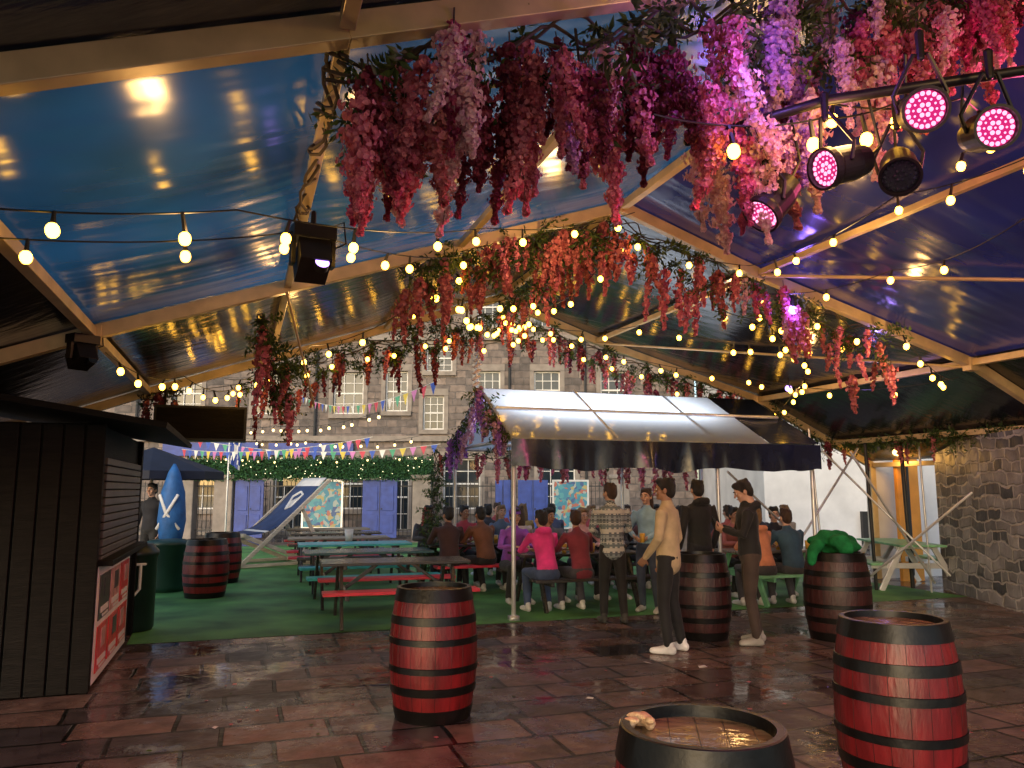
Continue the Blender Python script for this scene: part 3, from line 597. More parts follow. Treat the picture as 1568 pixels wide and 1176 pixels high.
# ---------------- big stone building
bd=empty('stone_tenement_building')
WX0,WX1,WY,WH=-22,7.0,30,12.5
ops=[]
for x0,x1,z0,z1 in [(-13.0,-11.9,4.5,6.1),(-9.9,-8.8,4.5,6.1),(-6.85,-5.7,4.5,6.1),(-4.85,-4.0,4.6,6.15),(-3.3,-2.3,6.15,7.2),(-3.4,-2.6,3.9,5.2),(-1.35,-.45,4.7,6.15),(.85,1.85,4.7,6.15),(3.4,4.4,4.7,6.15),
  (-13,-11.9,7.9,9.5),(-9.9,-8.8,7.9,9.5),(-6.85,-5.7,7.9,9.5),(-1.35,-.45,7.9,9.5),(.85,1.85,7.9,9.5),(3.4,4.4,7.9,9.5),
  (-12.3,-10.6,.9,2.9),(-9.0,-7.9,.1,2.6),(-7.2,-5.6,.9,2.8),(-4.8,-3.9,.1,2.6),(-2.6,-1.2,.9,2.8),(1.0,2.4,.9,2.8)]: ops.append((x0,x1,z0,z1))
xs=sorted(set([WX0,WX1]+[o[0] for o in ops]+[o[1] for o in ops])); zs=sorted(set([0,WH]+[o[2] for o in ops]+[o[3] for o in ops]))
mb=MB()
for a,b in zip(xs,xs[1:]):
    for c,d in zip(zs,zs[1:]):
        mx,mz=(a+b)/2,(c+d)/2
        if any(o[0]<mx<o[1] and o[2]<mz<o[3] for o in ops): continue
        mb.poly([(a,WY,c),(b,WY,c),(b,WY,d),(a,WY,d)])
for x0,x1,z0,z1 in ops:
    y=WY; k=WY+.22
    mb.poly([(x0,y,z0),(x0,k,z0),(x0,k,z1),(x0,y,z1)]); mb.poly([(x1,y,z0),(x1,y,z1),(x1,k,z1),(x1,k,z0)]); mb.poly([(x0,y,z0),(x1,y,z0),(x1,k,z0),(x0,k,z0)]); mb.poly([(x0,y,z1),(x0,k,z1),(x1,k,z1),(x1,y,z1)])
mb.poly([(WX1,WY,0),(WX1,WY+9,0),(WX1,WY+9,WH),(WX1,WY,WH)]); mb.poly([(WX0,WY+9,0),(WX0,WY,0),(WX0,WY,WH),(WX0,WY+9,WH)])
mb.obj('walls',[M['stone']],bd)
mb=MB(); fr=MB(); tr=MB()
for x0,x1,z0,z1 in ops:
    mb.poly([(x0,WY+.2,z0),(x1,WY+.2,z0),(x1,WY+.2,z1),(x0,WY+.2,z1)])
    w=.055; y=WY+.16
    for cx,cz,sx,sz in(((x0+x1)/2,z0+w/2,x1-x0,w),((x0+x1)/2,z1-w/2,x1-x0,w),((x0+x1)/2,(z0+z1)/2,x1-x0-.12,w*1.1)): fr.box((cx,y,cz),(sx,.05,sz))
    for cx in(x0+w/2,x1-w/2): fr.box((cx,y,(z0+z1)/2),(w,.052,z1-z0-.11))
    for k in(1,2): fr.box((x0+(x1-x0)*k/3,y+.004,(z0+z1)/2),(.028,.03,z1-z0-.12))
    for k in(.25,.75): fr.box(((x0+x1)/2,y+.008,z0+(z1-z0)*k),(x1-x0-.12,.025,.028))
    tr.box(((x0+x1)/2,WY-.03,z0-.09),(x1-x0+.3,.16,.16)); tr.box(((x0+x1)/2,WY-.01,z1+.14),(x1-x0+.34,.06,.26))
    for sx in(x0-.085,x1+.085): tr.box((sx,WY-.012,(z0+z1)/2),(.16,.05,z1-z0))
mb.obj('window_glass',[M['glass']],bd); fr.obj('sash_frames',[M['sash']],bd); 
for z in(3.55,7.45,12.4): tr.box(((WX0+WX1)/2,WY-.06,z),(WX1-WX0,.2,.2))
tr.obj('dressed_stone_trim',[M['ashlar']],bd)
mb=MB(); mb.poly([(WX0-.3,WY-.35,WH),(WX1+.3,WY-.35,WH),(WX1+.3,WY+4.5,WH+3.6),(WX0-.3,WY+4.5,WH+3.6)]); mb.poly([(WX0-.3,WY+4.5,WH+3.6),(WX1+.3,WY+4.5,WH+3.6),(WX1+.3,WY+9.3,WH),(WX0-.3,WY+9.3,WH)]); mb.obj('slate_roof',[pmat('slate2',(.05,.055,.06),.4,.3,5,.3)],bd)
mb=MB(); 
for x in(-14.3,-7.5,-.1,2.8): mb.tube([(x,WY-.1,0),(x,WY-.1,WH)],[.05,.05],n=8)
mb.obj('drainpipes',[M['iron']],bd)
mb=MB(); mb.box((-11.4,WY-.13,3.15),(3.6,.1,.5)); mb.box((-7.6,WY-.13,3.15),(3.2,.1,.45)); mb.obj('blue_shop_fascia',[M['blue']],bd)
mb=MB(); mb.box((-11.45,WY-.14,2.3),(1.5,.06,1.0)); mb.obj('yellow_window_board',[M['yellow']],bd)
mb=MB(); mb.box((-8.2,WY-.14,2.2),(.8,.06,.9)); mb.obj('yellow_door_board',[M['yellow']],bd)
mb=MB(); mb.box((0,29.5,.06),(80,.98,.12)); mb.obj('street_pavement',[M['ashlar']],bevel=.01)
# ---------------- boundary: hedge, railings, gate panels, mural, pillars
FY=26.6
def hedge(name,x0,x1,y,z0,z1,th,n):
    e=empty(name); mb=MB(); rr=random.Random(3)
    mb.box(((x0+x1)/2,y,(z0+z1)/2),(x1-x0-.1,th-.16,z1-z0-.14)); mb.obj('core',[pmat('hedge_core',(.01,.03,.01),.9,.3,8,.5)],e)
    mb=MB()
    for i in range(n):
        p=Vector((rr.uniform(x0,x1),y+rr.uniform(-th/2,th/2)*(1 if rr.random()<.4 else .0)-(th/2*rr.uniform(.7,1.05)),rr.uniform(z0,z1)+.05*math.sin(rr.uniform(0,9))))
        d=Vector((rr.uniform(-1,1),rr.uniform(-1,.3),rr.uniform(-1,1))).normalized(); w=d.orthogonal().normalized(); l=rr.uniform(.05,.11)
        mb.poly([p-d*l*.5,p+w*l*.3,p+d*l*.5,p-w*l*.3])
    mb.obj('leaves',[M['hedgeleaf']],e)
    bl=MB()
    for i in range(int((x1-x0)*9)): bl.ell((rr.uniform(x0,x1),y-th/2-.05,rr.uniform(z0+.05,z1)),.014,nu=6,nv=4)
    bl.obj('fairy_lights',[emat('fairy',(1,.85,.5),4,False)],e)
hedge('hedge_screen',-10.8,-2.6,FY,1.95,2.7,.5,9000)
pl=MB()
for x in(-10.9,-9.6,-3.0,3.6): pl.box((x,FY+.05,1.0),(.62,.5,2.0)); pl.box((x,FY+.05,2.06),(.74,.62,.14))
pl.obj('stone_gate_pillars',[M['ashlar']],bevel=.03)
rl=MB(); x=-14.0
while x<3.4:
    rl.tube([(x,FY+.1,.1),(x,FY+.1,1.9)],[.014,.012],n=5); x+=.14
rl.beam((-14,FY+.1,.3),(3.4,FY+.1,.3),.03,.04); rl.beam((-14,FY+.1,1.75),(3.4,FY+.1,1.75),.03,.04); rl.obj('iron_railings',[M['iron']])
pb=MB()
for x,w in((-8.75,.95),(-4.4,1.15),(.7,1.0),(-.3,.5)):
    pb.box((x,FY-.08,1.0),(w,.06,1.9)); pb.box((x-w*.23,FY-.12,1.35),(w*.34,.03,.8)); pb.box((x+w*.23,FY-.12,1.35),(w*.34,.03,.8)); pb.box((x-w*.23,FY-.12,.5),(w*.34,.03,.6)); pb.box((x+w*.23,FY-.12,.5),(w*.34,.03,.6))
    pb.box((x,FY-.115,1.0),(.02,.012,1.88),None,1); pb.lathe((x+.07,FY-.125,1.0),[(.03,-.02),(.03,.02)],8,[1,1])
pb.obj('blue_panelled_doors',[M['blue'],M['iron']],bevel=.01)
def mural():
    m=D.materials.new('mural_paint'); nt=nodes(m); N=nt.nodes;L=nt.links; o=N.new('ShaderNodeOutputMaterial'); b=N.new('ShaderNodeBsdfPrincipled'); L.new(b.outputs[0],o.inputs[0])
    tc=N.new('ShaderNodeTexCoord'); nz=N.new('ShaderNodeTexNoise'); nz.inputs['Scale'].default_value=3; L.new(tc.outputs['Object'],nz.inputs['Vector'])
    ad=N.new('ShaderNodeVectorMath'); ad.operation='MULTIPLY_ADD'; L.new(nz.outputs['Color'],ad.inputs[0]); ad.inputs[1].default_value=(.4,.4,.4); L.new(tc.outputs['Object'],ad.inputs[2])
    v=N.new('ShaderNodeTexVoronoi'); v.inputs['Scale'].default_value=8.5; L.new(ad.outputs[0],v.inputs['Vector'])
    s=N.new('ShaderNodeSeparateColor'); L.new(v.outputs['Color'],s.inputs[0]); cr=N.new('ShaderNodeValToRGB'); cr.color_ramp.interpolation='CONSTANT'
    E=cr.color_ramp.elements; E[0].color=(.05,.22,.32,1); E[1].position=.88; E[1].color=(.4,.13,.10,1)
    for p,c in((.3,(.32,.38,.36,1)),(.48,(.08,.30,.34,1)),(.68,(.38,.32,.14,1)),(.76,(.05,.10,.24,1))): q=E.new(p); q.color=c
    L.new(s.outputs[0],cr.inputs[0]); L.new(cr.outputs[0],b.inputs['Base Color']); return m
M['mural']=mural()
pb=MB()
for x,w in((-6.3,1.25),(1.95,1.1)):
    pb.box((x,FY-.1,1.15),(w,.05,1.5)); 
    for sx in(-1,1): pb.box((x+sx*(w/2+.03),FY-.1,1.15),(.06,.09,1.62),None,1)
    for sz in(-1,1): pb.box((x,FY-.1,1.15+sz*.78),(w,.09,.06),None,1)
pb.obj('painted_mural_panels',[M['mural'],M['white_pole']])
def bunting(a,b,n,sag):
    cols=[(.6,.08,.12),(.06,.12,.5),(.75,.75,.7),(.1,.4,.25),(.7,.55,.1),(.55,.2,.45)]
    mats=[M.setdefault('bt%d'%i,pmat('bunting_cloth_%d'%i,c,.7,.15,5,.1)) for i,c in enumerate(cols)]
    mb=MB(); a=Vector(a);b=Vector(b); f=lambda u:a.lerp(b,u)-Vector((0,0,sag*4*u*(1-u)))
    for i in range(n):
        p=f((i+.1)/n);q=f((i+.75)/n); m=(p+q)/2-Vector((0,.03*(i%3-1),.24)); mb.poly([p,q,m],i%6)
    mb.tube([f(i/20) for i in range(21)],[.006]*21,n=4,mi=2); mb.obj('bunting',mats)
bunting((-9.2,22,2.75),(-3.1,17.5,2.8),26,.18); bunting((-7.6,28,5.0),(-1.3,14,3.6),26,.45); bunting((-10,25,3.2),(-2,22,2.9),26,.3)
fp=empty('saltire_flag',(-7.7,21.5,0)); mb=MB(); mb.tube([(0,0,0),(0,0,3.4)],[.03,.02],n=8); mb.obj('pole',[M['white_pole']],fp,smooth=True)
mb=MB(); n=8
for i in range(n+1):
    for j in range(n+1): mb.v.append((.03+.35*i/n*(1-.25*j/n),.05*math.sin(i*1.3+j*.4),3.3-.95*j/n-.2*i/n))
for i in range(n):
    for j in range(n): a=i*(n+1)+j; mb.face((a,a+1,a+n+2,a+n+1),1 if (i==j or i+j==n-1) else 0)
mb.obj('cloth',[M['blue'],M['sash']],fp,smooth=True)
mb=MB(); mb.lathe((0,0,0),[(.05,.55),(.19,.75),(.24,1.1),(.2,1.6),(.1,1.95),(.02,2.1)],20,[0]*6)
for s in(-1,1): mb.tube([(-.20*s,-.14,.95),(0,-.24,1.22),(.16*s,-.17,1.55)],[(.03,.012)]*3,n=6,mi=1)
mb.tube([(0,0,0),(0,0,.6)],[.03,.03],n=8,mi=1); mb.lathe((0,0,0),[(.25,0),(.22,.08)],20,[2,2]); mb.obj('folded_blue_parasol',[pmat('saltire_blue',(.02,.12,.36),.6,.3,6,.3),M['sash'],M['black']],loc=(-6.05,14.2,0),smooth=True)
mb=MB(); mb.tube([(0,0,0),(0,0,2.3)],[.03,.03],n=8); o=len(mb.v)
mb.v.append((0,0,2.45)); 
for i in range(8): a=6.283*(i+.5)/8; mb.v.append((1.3*math.cos(a),1.3*math.sin(a),1.98))
for i in range(8): mb.face((o,o+1+i,o+1+(i+1)%8),1)
for i in range(8):
    a=mb.v[o+1+i];b=mb.v[o+1+(i+1)%8]; mb.poly([a,b,(b[0],b[1],1.83),(a[0],a[1],1.83)],1)
mb.obj('navy_parasol',[M['palewood'],pmat('dark_navy_canvas',(.008,.012,.03),.7,.25,5,.1)],loc=(-6.9,15.2,0))
mb=MB(); mb.lathe((0,0,0),[(.28,0),(.33,.1),(.33,.72),(.36,.74),(.36,.8),(.25,.83)],24,[0]*6); mb.obj('green_tub',[M['greenplastic']],loc=(-5.65,13.2,0),smooth=True)
mb=MB(); mb.lathe((0,0,0),[(.23,0),(.25,.04),(.25,.85),(.27,.86),(.27,.92),(.2,1.0),(.08,1.02)],28,[0]*7)
mb.tube([(.17,-.20,.78),(.17,-.20,.50),(.12,-.235,.42),(.06,-.26,.46)],[.02]*4,n=6,mi=1); mb.tube([(.12,-.235,.78),(.21,-.17,.78)],[.018]*2,n=6,mi=1)
mb.obj('litter_bin',[pmat('black_green_plastic',(.006,.02,.018),.4,.2,5,.05),M['sash']],loc=T(.12,2.95),smooth=True)
# ---------------- kiosk
KS=-.17
kk=empty('wooden_kiosk')
mb=MB(); mb.box(T(-1.6+KS,1.28,1.1),(3.8,2.8,2.2),RZ)
for k in range(24): mb.box(T(-3.4+k*.16+KS,-.135,1.1),(.145,.03,2.18),RZ)
mb.box(T(.315+KS,-.08,1.1),(.06,.12,2.2),RZ); mb.box(T(.315+KS,2.66,1.1),(.06,.12,2.2),RZ)
mb.obj('walls',[M['blackmat']],kk,bevel=.006)
mb=MB(); 
mb.beam(T(-.6,-.5,2.38),T(-.6,3.0,2.38),2.6,.05,up=(math.cos(TH)*.16,math.sin(TH)*.16,1)); mb.obj('awning_roof',[M['blackmat']],kk)
mb=MB(); 
for k in range(13): mb.box(T(.34+KS,1.25,1.05+k*.07),(.03,2.4,.06),RZ)
mb.obj('roller_shutter',[pmat('grey_shutter',(.07,.06,.052),.45,.3,4,.1)],kk,bevel=.005)
mb=MB(); mb.box(T(.38+KS,1.25,1.03),(.16,2.6,.05),RZ); mb.obj('counter',[M['blackmat']],kk,bevel=.005)
mb=MB(); mb.box(T(.335+KS,.98,.52),(.03,2.0,.96),RZ,0)
rr=random.Random(5)
for i in range(3):
    for j in range(2):
        c=[1,2,1,3,1,1][i*2+j]; y=.36+i*.62; z=.30+j*.43
        mb.box(T(.354+KS,y,z),(.008,.56,.38),RZ,c)
        mb.box(T(.36+KS,y+rr.uniform(-.08,.08),z+.07),(.006,.22,.16),RZ,rr.choice([2,3])); mb.box(T(.36+KS,y,z-.11),(.006,.40,.05),RZ,0); mb.box(T(.36+KS,y+.05,z-.165),(.005,.30,.02),RZ,0)
mb.obj('poster_board',[M['sash'],pmat('poster_red',(.6,.03,.04),.3,.3,9,0),pmat('poster_dark',(.06,.04,.05),.3,.5,14,0),pmat('poster_pink',(.6,.3,.3),.3,.4,12,0)],kk)
# ---------------- people
SK={'light':pmat('skin_light',(.55,.32,.23),.5,.1,8,.05),'tan':pmat('skin_tan',(.36,.19,.12),.5,.1,8,.05),'brown':pmat('skin_brown',(.14,.07,.045),.5,.1,8,.05)}
HM={'black':pmat('hair_black',(.012,.009,.008),.45,.3,30,.6,stretch=(6,6,1)),'brown':pmat('hair_brown',(.05,.025,.014),.45,.3,30,.6,stretch=(6,6,1)),'fair':pmat('hair_fair',(.22,.13,.06),.5,.3,30,.6,stretch=(6,6,1))}
EY=pmat('eye_white',(.7,.7,.7),.2,.05,5,0); EP=pmat('pupil',(.01,.01,.01),.1,.1,5,0); LIP=pmat('lips',(.35,.10,.09),.4,.1,5,0)
FB={}
def fabric(c):
    k=tuple(c)
    if k not in FB: FB[k]=pmat('fabric_%d'%len(FB),c,.8,.3,5,1.0,bscale=7,sheen=.1)
    return FB[k]
def knit():
    m=pmat('patterned_knit',(.3,.3,.3),.85,.1,8,.5,bscale=40); nt=m.node_tree;N=nt.nodes;L=nt.links; b=[n for n in N if n.type=='BSDF_PRINCIPLED'][0]
    tc=N.new('ShaderNodeTexCoord'); s=N.new('ShaderNodeSeparateXYZ'); L.new(tc.outputs['Object'],s.inputs[0])
    nz=N.new('ShaderNodeTexChecker'); nz.inputs['Scale'].default_value=30; L.new(tc.outputs['Object'],nz.inputs[0])
    mu=N.new('ShaderNodeMath'); mu.operation='MULTIPLY_ADD'; L.new(nz.outputs['Fac'],mu.inputs[0]); mu.inputs[1].default_value=.02; L.new(s.outputs['Z'],mu.inputs[2])
    m2=N.new('ShaderNodeMath'); m2.operation='MULTIPLY'; m2.inputs[1].default_value=4.2; L.new(mu.outputs[0],m2.inputs[0]); fr=N.new('ShaderNodeMath'); fr.operation='FRACT'; L.new(m2.outputs[0],fr.inputs[0])
    cr=N.new('ShaderNodeValToRGB'); cr.color_ramp.interpolation='CONSTANT'; E=cr.color_ramp.elements; E[0].color=(.14,.18,.20,1); E[1].position=.75; E[1].color=(.50,.50,.48,1)
    for p,c in((.2,(.44,.46,.46,1)),(.33,(.08,.10,.12,1)),(.45,(.28,.33,.36,1)),(.6,(.11,.13,.16,1))): q=E.new(p); q.color=c
    L.new(fr.outputs[0],cr.inputs[0]); L.new(cr.outputs[0],b.inputs['Base Color']); return m
KNIT=knit()
def hand(mb,w,dr,palmn,side,curl=.5):
    w=Vector(w); dr=Vector(dr).normalized(); n=Vector(palmn); n=(n-dr*n.dot(dr)).normalized(); x=dr.cross(n).normalized()*side
    mb.tube([w-dr*.03,w+dr*.02,w+dr*.055,w+dr*.085],[(.026,.02),(.032,.018),(.040,.016),(.038,.013)],lat=x,n=10)
    for k,(o,l) in enumerate(((-.030,.062),(-.010,.075),(.010,.080),(.030,.070))):
        b=w+dr*.08+x*o; a1=curl*.7; a2=curl*1.5; d1=dr*math.cos(a1)+n*math.sin(a1); d2=dr*math.cos(a2)+n*math.sin(a2); d3=dr*math.cos(a2*1.4)+n*math.sin(a2*1.4)
        p1=b+d1*l*.45; p2=p1+d2*l*.32; mb.tube([b-dr*.02,b,p1,p2,p2+d3*l*.25],[.009,.0095,.009,.008,.0065],lat=x,n=8)
    b=w+dr*.025+x*.028; t1=b+(dr*.6+x*.7+n*.3).normalized()*.038; mb.tube([b-x*.01,b,t1,t1+(dr*.9+x*.25+n*.4).normalized()*.028],[.012,.012,.010,.008],lat=n,n=8)
def person(name,loc,h,pose='stand',top=(.2,.2,.2),legs=(.02,.02,.025),skin='light',hair='black',longhair=False,shoes=(.6,.6,.6),ht=1.75,lean=.0,yaw=0,pitch=0,arms=None,female=False,hem=0,topmat=None,hood=False,cap=None,item=None):
    k=ht/1.75; e=empty(name,loc,math.radians(h)); e.scale=(k,k,k); fs=.88 if female else 1
    V3=Vector
    if pose=='stand':
        P=V3((0,0,.95)); N=V3((0,lean*.5,1.47)); hip=.085
        kn=[V3((-.11,.03,.50)),V3((.11,.0,.50))]; an=[V3((-.13,-.02,.09)),V3((.12,-.08,.09))]
        da=[(V3((-.26,-.03,1.13)),V3((-.25,.08,.88))),(V3((.26,-.03,1.13)),V3((.25,.08,.88)))]
    else:
        P=V3((0,-.02,.56/k)); N=P+V3((0,.08+lean,.52)); hip=.09; z=.53/k
        kn=[V3((-.15,.43,z)),V3((.13,.44,z))]; an=[V3((-.15,.36,.09)),V3((.13,.30,.09))]
        da=[(N+V3((-.27,.13,-.27)),V3((-.14,.40,.82/k))),(N+V3((.27,.13,-.27)),V3((.12,.42,.82/k)))]
    arms=arms or [None,None]
    AR=[tuple(V3(q) for q in arms[i]) if arms[i] else da[i] for i in(0,1)]
    sp=(N-P).normalized(); sh=[N-sp*.055+V3((sg*.185*fs,0,0)) for sg in(-1,1)]
    mb=MB(); b=P-sp*(.02+hem)
    L=(N-b).length; prof=[(0,.165,.125),(.12,.168,.125),(.32,.155,.115),(.5,.158,.115),(.7,.182,.125),(.86,.185,.115),(.95,.13,.09),(1.0,.075,.07),(1.06,.06,.062)]
    mb.tube([b+sp*L*u for u,_,_ in prof],[(a*fs,c*(1 if not female else .95)) for _,a,c in prof],n=18)
    for i in(0,1):
        el,wr=AR[i]; s0=sh[i]; m1=s0.lerp(el,.5); m2=el.lerp(wr,.5)
        mb.tube([s0+V3((-.04 if i else .04,0,-.01)),s0,m1,el,m2,wr-(wr-el).normalized()*.01],[.062,.066*fs,.056*fs,.049*fs,.045*fs,.036],n=12)
    if hood: mb.tube([N+V3((-.09,-.06,0)),N+V3((-.06,-.11,.02)),N+V3((.06,-.11,.02)),N+V3((.09,-.06,0))],[.04,.05,.05,.04],lat=(0,0,1))
    mb.obj('top',[topmat or fabric(top)],e,remesh=.016)
    mb=MB(); mb.ell(P-V3((0,0,.01)),(.165*fs+.01,.125,.12),nu=16,nv=10)
    for i,sg in enumerate((-1,1)):
        hp=P+V3((sg*hip,0,-.04)); m=hp.lerp(kn[i],.5); m2=kn[i].lerp(an[i],.45)
        mb.tube([hp,m,kn[i],m2,an[i]+V3((0,0,.0))],[.09,.083,.064,.060,.05],n=14)
    mb.obj('trousers',[fabric(legs)],e,remesh=.016)
    mb=MB()
    for i,sg in enumerate((-1,1)):
        a=an[i]; z0=.042; mb.tube([V3((a.x,a.y-.05,z0)),V3((a.x+sg*.005,a.y+.02,z0+.008)),V3((a.x+sg*.015,a.y+.10,z0-.004)),V3((a.x+sg*.02,a.y+.17,z0-.010))],[(.036,.042),(.040,.05),(.046,.038),(.038,.030)],lat=(1,0,0),n=12)
        mb.tube([V3((a.x,a.y-.01,.06)),V3((a.x,a.y-.01,.11))],[.042,.045],n=10)
    mb.obj('shoes',[fabric(shoes)],e,remesh=.010)
    hr=Matrix.Rotation(math.radians(yaw),3,'Z')@Matrix.Rotation(math.radians(-pitch),3,'X')
    HC=N+V3((0,.02+lean*.1,.165))
    hd=empty('head'); hd.parent=e; hd.location=HC; hd.rotation_euler=hr.to_euler()
    mb=MB(); mb.ell((0,-.005,.018),(.074,.094,.098),nu=18,nv=12); mb.ell((0,.020,-.045),(.054,.066,.068),nu=14,nv=10); mb.ell((0,.070,-.088),(.024,.02,.018))
    mb.tube([(0,.086,.018),(0,.098,-.008),(0,.108,-.028)],[.009,.011,.015],n=8)
    for sg in(-1,1): mb.ell((sg*.076,-.008,-.012),(.010,.020,.032)); mb.ell((sg*.032,.083,.022),(.022,.012,.008)); mb.ell((sg*.045,.060,-.03),(.02,.02,.02))
    mb.ell((0,.088,-.060),(.022,.010,.007)); mb.tube([(0,-.02,-.16),(0,-.012,-.05)],[.056*fs,.052*fs],n=14)
    mb.obj('face',[SK[skin]],hd,remesh=.0075)
    mb=MB()
    for sg in(-1,1): mb.ell((sg*.030,.082,.004),(.013,.009,.008),mi=0); mb.ell((sg*.030,.0895,.004),(.006,.004,.006),mi=1); mb.tube([(sg*.016,.097,.026),(sg*.032,.095,.031),(sg*.046,.084,.026)],[.004,.0045,.003],n=6,mi=1)
    mb.tube([(-.022,.090,-.060),(0,.098,-.057),(.022,.090,-.060)],[.004,.006,.004],n=6,mi=2)
    mb.obj('eyes_and_mouth',[EY,EP,LIP],hd,smooth=True)
    mb=MB(); mb.ell((0,-.018,.040),(.083,.100,.090),nu=18,nv=12); mb.ell((0,-.050,-.01),(.076,.064,.085),nu=14,nv=10); mb.ell((0,.045,.088),(.062,.050,.034))
    rr=random.Random(len(D.objects))
    for i in range(14): a=rr.uniform(0,6.28); mb.ell((.055*math.cos(a),-.02+.07*math.sin(a),.095+rr.uniform(-.02,.02)),rr.uniform(.018,.03),nu=8,nv=6)
    for sg in(-1,1): mb.ell((sg*.074,.012,.02),(.012,.022,.035))
    if longhair: mb.tube([(0,-.055,.03),(0,-.085,-.08),(0,-.09,-.20),(0,-.085,-.30)],[(.08,.05),(.085,.05),(.08,.035),(.05,.02)],n=14)
    mb.obj('hair',[HM[hair]],hd,remesh=.010)
    if cap:
        mb=MB(); mb.ell((0,-.015,.062),(.090,.108,.075),nu=18,nv=10); mb.tube([(0,.06,.055),(0,.14,.045)],[(.07,.010),(.055,.008)],n=12); mb.obj('cap',[fabric(cap)],hd,remesh=.008)
    mb=MB()
    for i,sg in enumerate((-1,1)):
        el,wr=AR[i]; d=(wr-el).normalized(); pn=V3((-sg,0.2,0)) if pose=='stand' and not arms[i] else V3((-sg*.3,0,-1) if pose!='stand' else (-sg,.1,.3))
        hand(mb,wr,d,pn,(-sg),.45)
    mb.obj('hands',[SK[skin]],e,remesh=.0065)
    if item=='phone':
        c=(AR[0][1]+AR[1][1])/2+V3((0,.07,.06)); mb=MB(); mb.box(c,(.075,.012,.15),Matrix.Rotation(-.5,3,'X')); mb.obj('phone',[M['black']],e,bevel=.004)
    if item=='cup':
        c=AR[0][1]+V3((.04,.09,.0)); mb=MB(); mb.lathe(c-V3((0,0,.06)),[(.03,0),(.04,.13),(.036,.13),(.001,.12)],14,[0,1,1,1]); mb.obj('pint_glass',[M['drink'],M['sash']],e,smooth=True)
    return e
fold=[((-.25,.08,1.16),(-.10,.27,1.06)),((.25,.08,1.16),(.10,.27,1.08))]
person('standing_man',(1.62,8.33,0),62,'stand',(.52,.40,.24),(.012,.012,.014),'tan','black',shoes=(.8,.8,.8),ht=1.76,yaw=10,arms=[((-.26,.02,1.14),(-.15,.20,.94)),((.24,-.04,1.13),(.20,.10,.89))],hem=.07)
person('standing_man',(2.60,8.78,0),82,'stand',(.010,.010,.012),(.05,.032,.026),'light','black',shoes=(.35,.33,.3),ht=1.74,pitch=24,lean=.05,hood=True,arms=[((-.25,.10,1.17),(-.06,.28,1.22)),((.25,.10,1.17),(.07,.28,1.24))],item='phone')
person('standing_woman',(1.27,10.15,0),8,'stand',(.3,.3,.3),(.012,.012,.014),'light','brown',shoes=(.05,.05,.05),ht=1.72,topmat=KNIT,yaw=25,lean=.12,hem=.06,arms=fold)
person('standing_woman',(1.85,10.95,0),150,'stand',(.28,.46,.60),(.05,.07,.12),'light','brown',True,female=True,ht=1.66,arms=fold,item='cup')
person('standing_man',(2.42,10.35,0),20,'stand',(.012,.013,.016),(.02,.02,.03),'light','black',ht=1.76,yaw=-10,hood=True)
def seat(tb,s,side,**kw):
    p=tb+CX*s+DX*(side*.72); h=math.degrees(TH)+(0 if side<0 else 180)+kw.pop('dh',0)
    nm='seated_woman' if kw.get('female') else 'seated_man'
    return person(nm,p,h,'sit',**kw)
seat(TA,-.22,-1,top=(.20,.025,.05),legs=(.05,.05,.07),hair='brown',female=True,lean=.10,yaw=-20,hem=.03)
seat(TA,-.72,-1,top=(.72,.04,.26),legs=(.05,.08,.18),hair='black',female=True,lean=.14,yaw=15,hood=True)
seat(TA,-.75,1,top=(.26,.07,.45),skin='light',hair='black',female=True,lean=.12,cap=(.15,.04,.3))
seat(TA,-.2,1,top=(.10,.10,.13),skin='tan',lean=.1,yaw=20)
seat(TA,.35,1,top=(.6,.35,.35),skin='light',hair='fair',female=True,longhair=True,lean=.12)
seat(TA,.8,1,top=(.03,.03,.04),skin='brown',lean=.06)
seat(TB,-.7,-1,top=(.05,.02,.02),skin='tan',lean=.05,yaw=20); seat(TB,-.1,-1,top=(.16,.06,.03),skin='tan',lean=.10,dh=15); seat(TB,.5,-1,top=(.6,.46,.40),hair='brown',female=True,longhair=True,lean=.05)
seat(TB,-.75,1,top=(.05,.05,.06),skin='brown',lean=.1); seat(TB,-.1,1,top=(.4,.05,.08),skin='tan',lean=.05,yaw=20); seat(TB,.6,1,top=(.1,.15,.25),hair='fair',female=True,longhair=True)
seat(TC,-.30,-1,top=(.025,.07,.12),legs=(.06,.06,.07),skin='light',hair='brown',lean=.08,dh=-8); seat(TC,-.78,-1,top=(.55,.22,.12),legs=(.05,.05,.06),hair='fair',female=True,lean=.1,hood=True)
seat(TC,.45,1,top=(.02,.02,.025),skin='light',hair='black',lean=.02,dh=-20); seat(TC,-.4,1,top=(.3,.1,.1),skin='tan',lean=.1)
seat(TD,-.75,-1,top=(.03,.03,.04),skin='tan'); seat(TD,-.2,-1,top=(.12,.05,.06),hair='brown',female=True,longhair=True); seat(TD,.5,-1,top=(.3,.3,.32),skin='light',lean=.08)
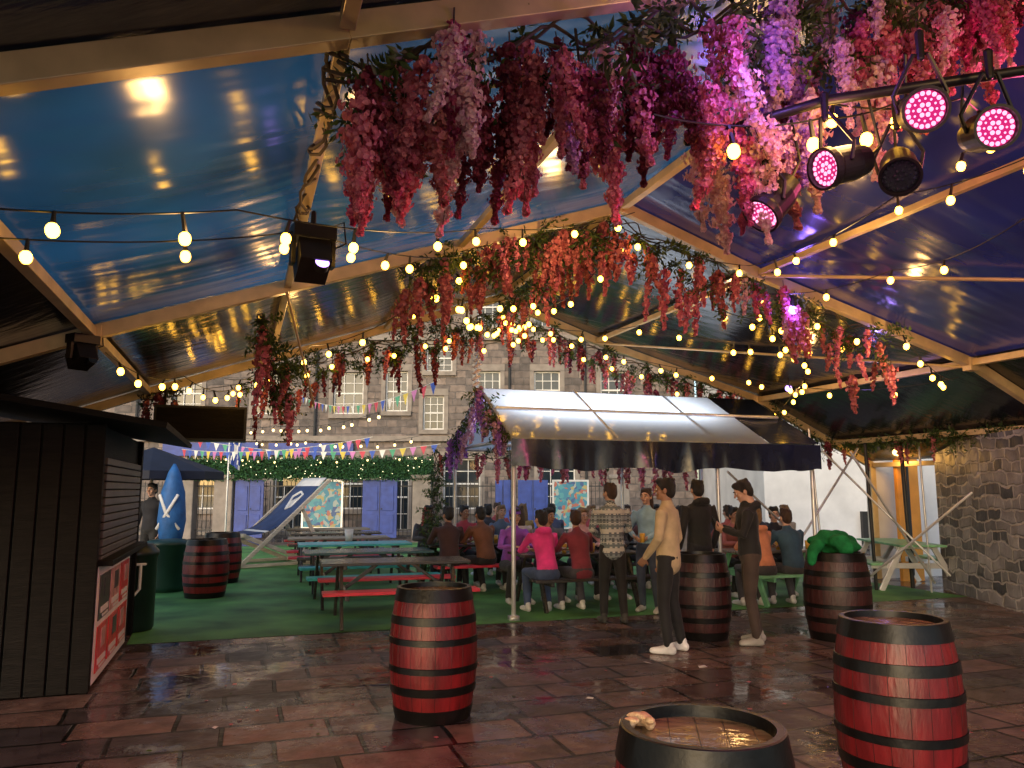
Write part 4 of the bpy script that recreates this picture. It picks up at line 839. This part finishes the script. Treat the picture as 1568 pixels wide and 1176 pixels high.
seat(TD,-.6,1,top=(.5,.1,.12),skin='light',hair='fair',female=True,longhair=True); seat(TD,.1,1,top=(.1,.12,.15),skin='light',hair='brown'); seat(TD,.7,1,top=(.25,.22,.2),skin='tan')
TE=Vector((-.1,16.0,0)); picnic(TE,TH,'blackwood','blackwood','blackwood')
seat(TE,-.6,-1,top=(.03,.03,.04),skin='tan'); seat(TE,.1,-1,top=(.45,.3,.1),hair='fair',female=True,longhair=True); seat(TE,.7,-1,top=(.08,.1,.2),skin='light'); seat(TE,0,1,top=(.3,.05,.06),skin='light',hair='brown')
TF=Vector((4.2,15.0,0)); picnic(TF,TH,'blackwood','blackwood','blackwood')
seat(TF,-.6,-1,top=(.5,.12,.1),skin='light',hair='brown'); seat(TF,0,-1,top=(.05,.06,.1),skin='tan'); seat(TF,.6,-1,top=(.4,.36,.34),hair='fair',female=True,longhair=True); seat(TF,-.2,1,top=(.1,.1,.12),skin='brown')
person('standing_man',(-6.6,14.6,0),170,'stand',(.015,.015,.02),(.02,.02,.02),'light','black',ht=1.75)
# ---------------- world, sun, camera
w=D.worlds.new('World'); SC.world=w; w.use_nodes=True; nt=w.node_tree; bg=nt.nodes['Background']; sk=nt.nodes.new('ShaderNodeTexSky'); sk.sky_type='NISHITA'; sk.sun_disc=False
sk.sun_elevation=math.radians(18); sk.sun_rotation=math.radians(200); sk.dust_density=2; nt.links.new(sk.outputs[0],bg.inputs[0]); bg.inputs[1].default_value=.26
l=D.lights.new('sun','SUN'); l.energy=.15; l.angle=math.radians(30); l.color=(1,.96,.95); o=D.objects.new('sun',l); link(o)
el=math.radians(30); az=math.radians(200); dirv=Vector((math.sin(az)*math.cos(el),math.cos(az)*math.cos(el),math.sin(el))); o.rotation_euler=dirv.to_track_quat('Z','Y').to_euler()
cam=D.cameras.new('camera'); cam.lens=27.7; cam.sensor_width=36; cam.clip_end=500; co=D.objects.new('camera',cam); link(co); co.location=(0,0,1.65); co.rotation_euler=(math.radians(97.6),0,0); SC.camera=co
SC.view_settings.view_transform='Standard'; SC.view_settings.look='None'; SC.view_settings.exposure=0
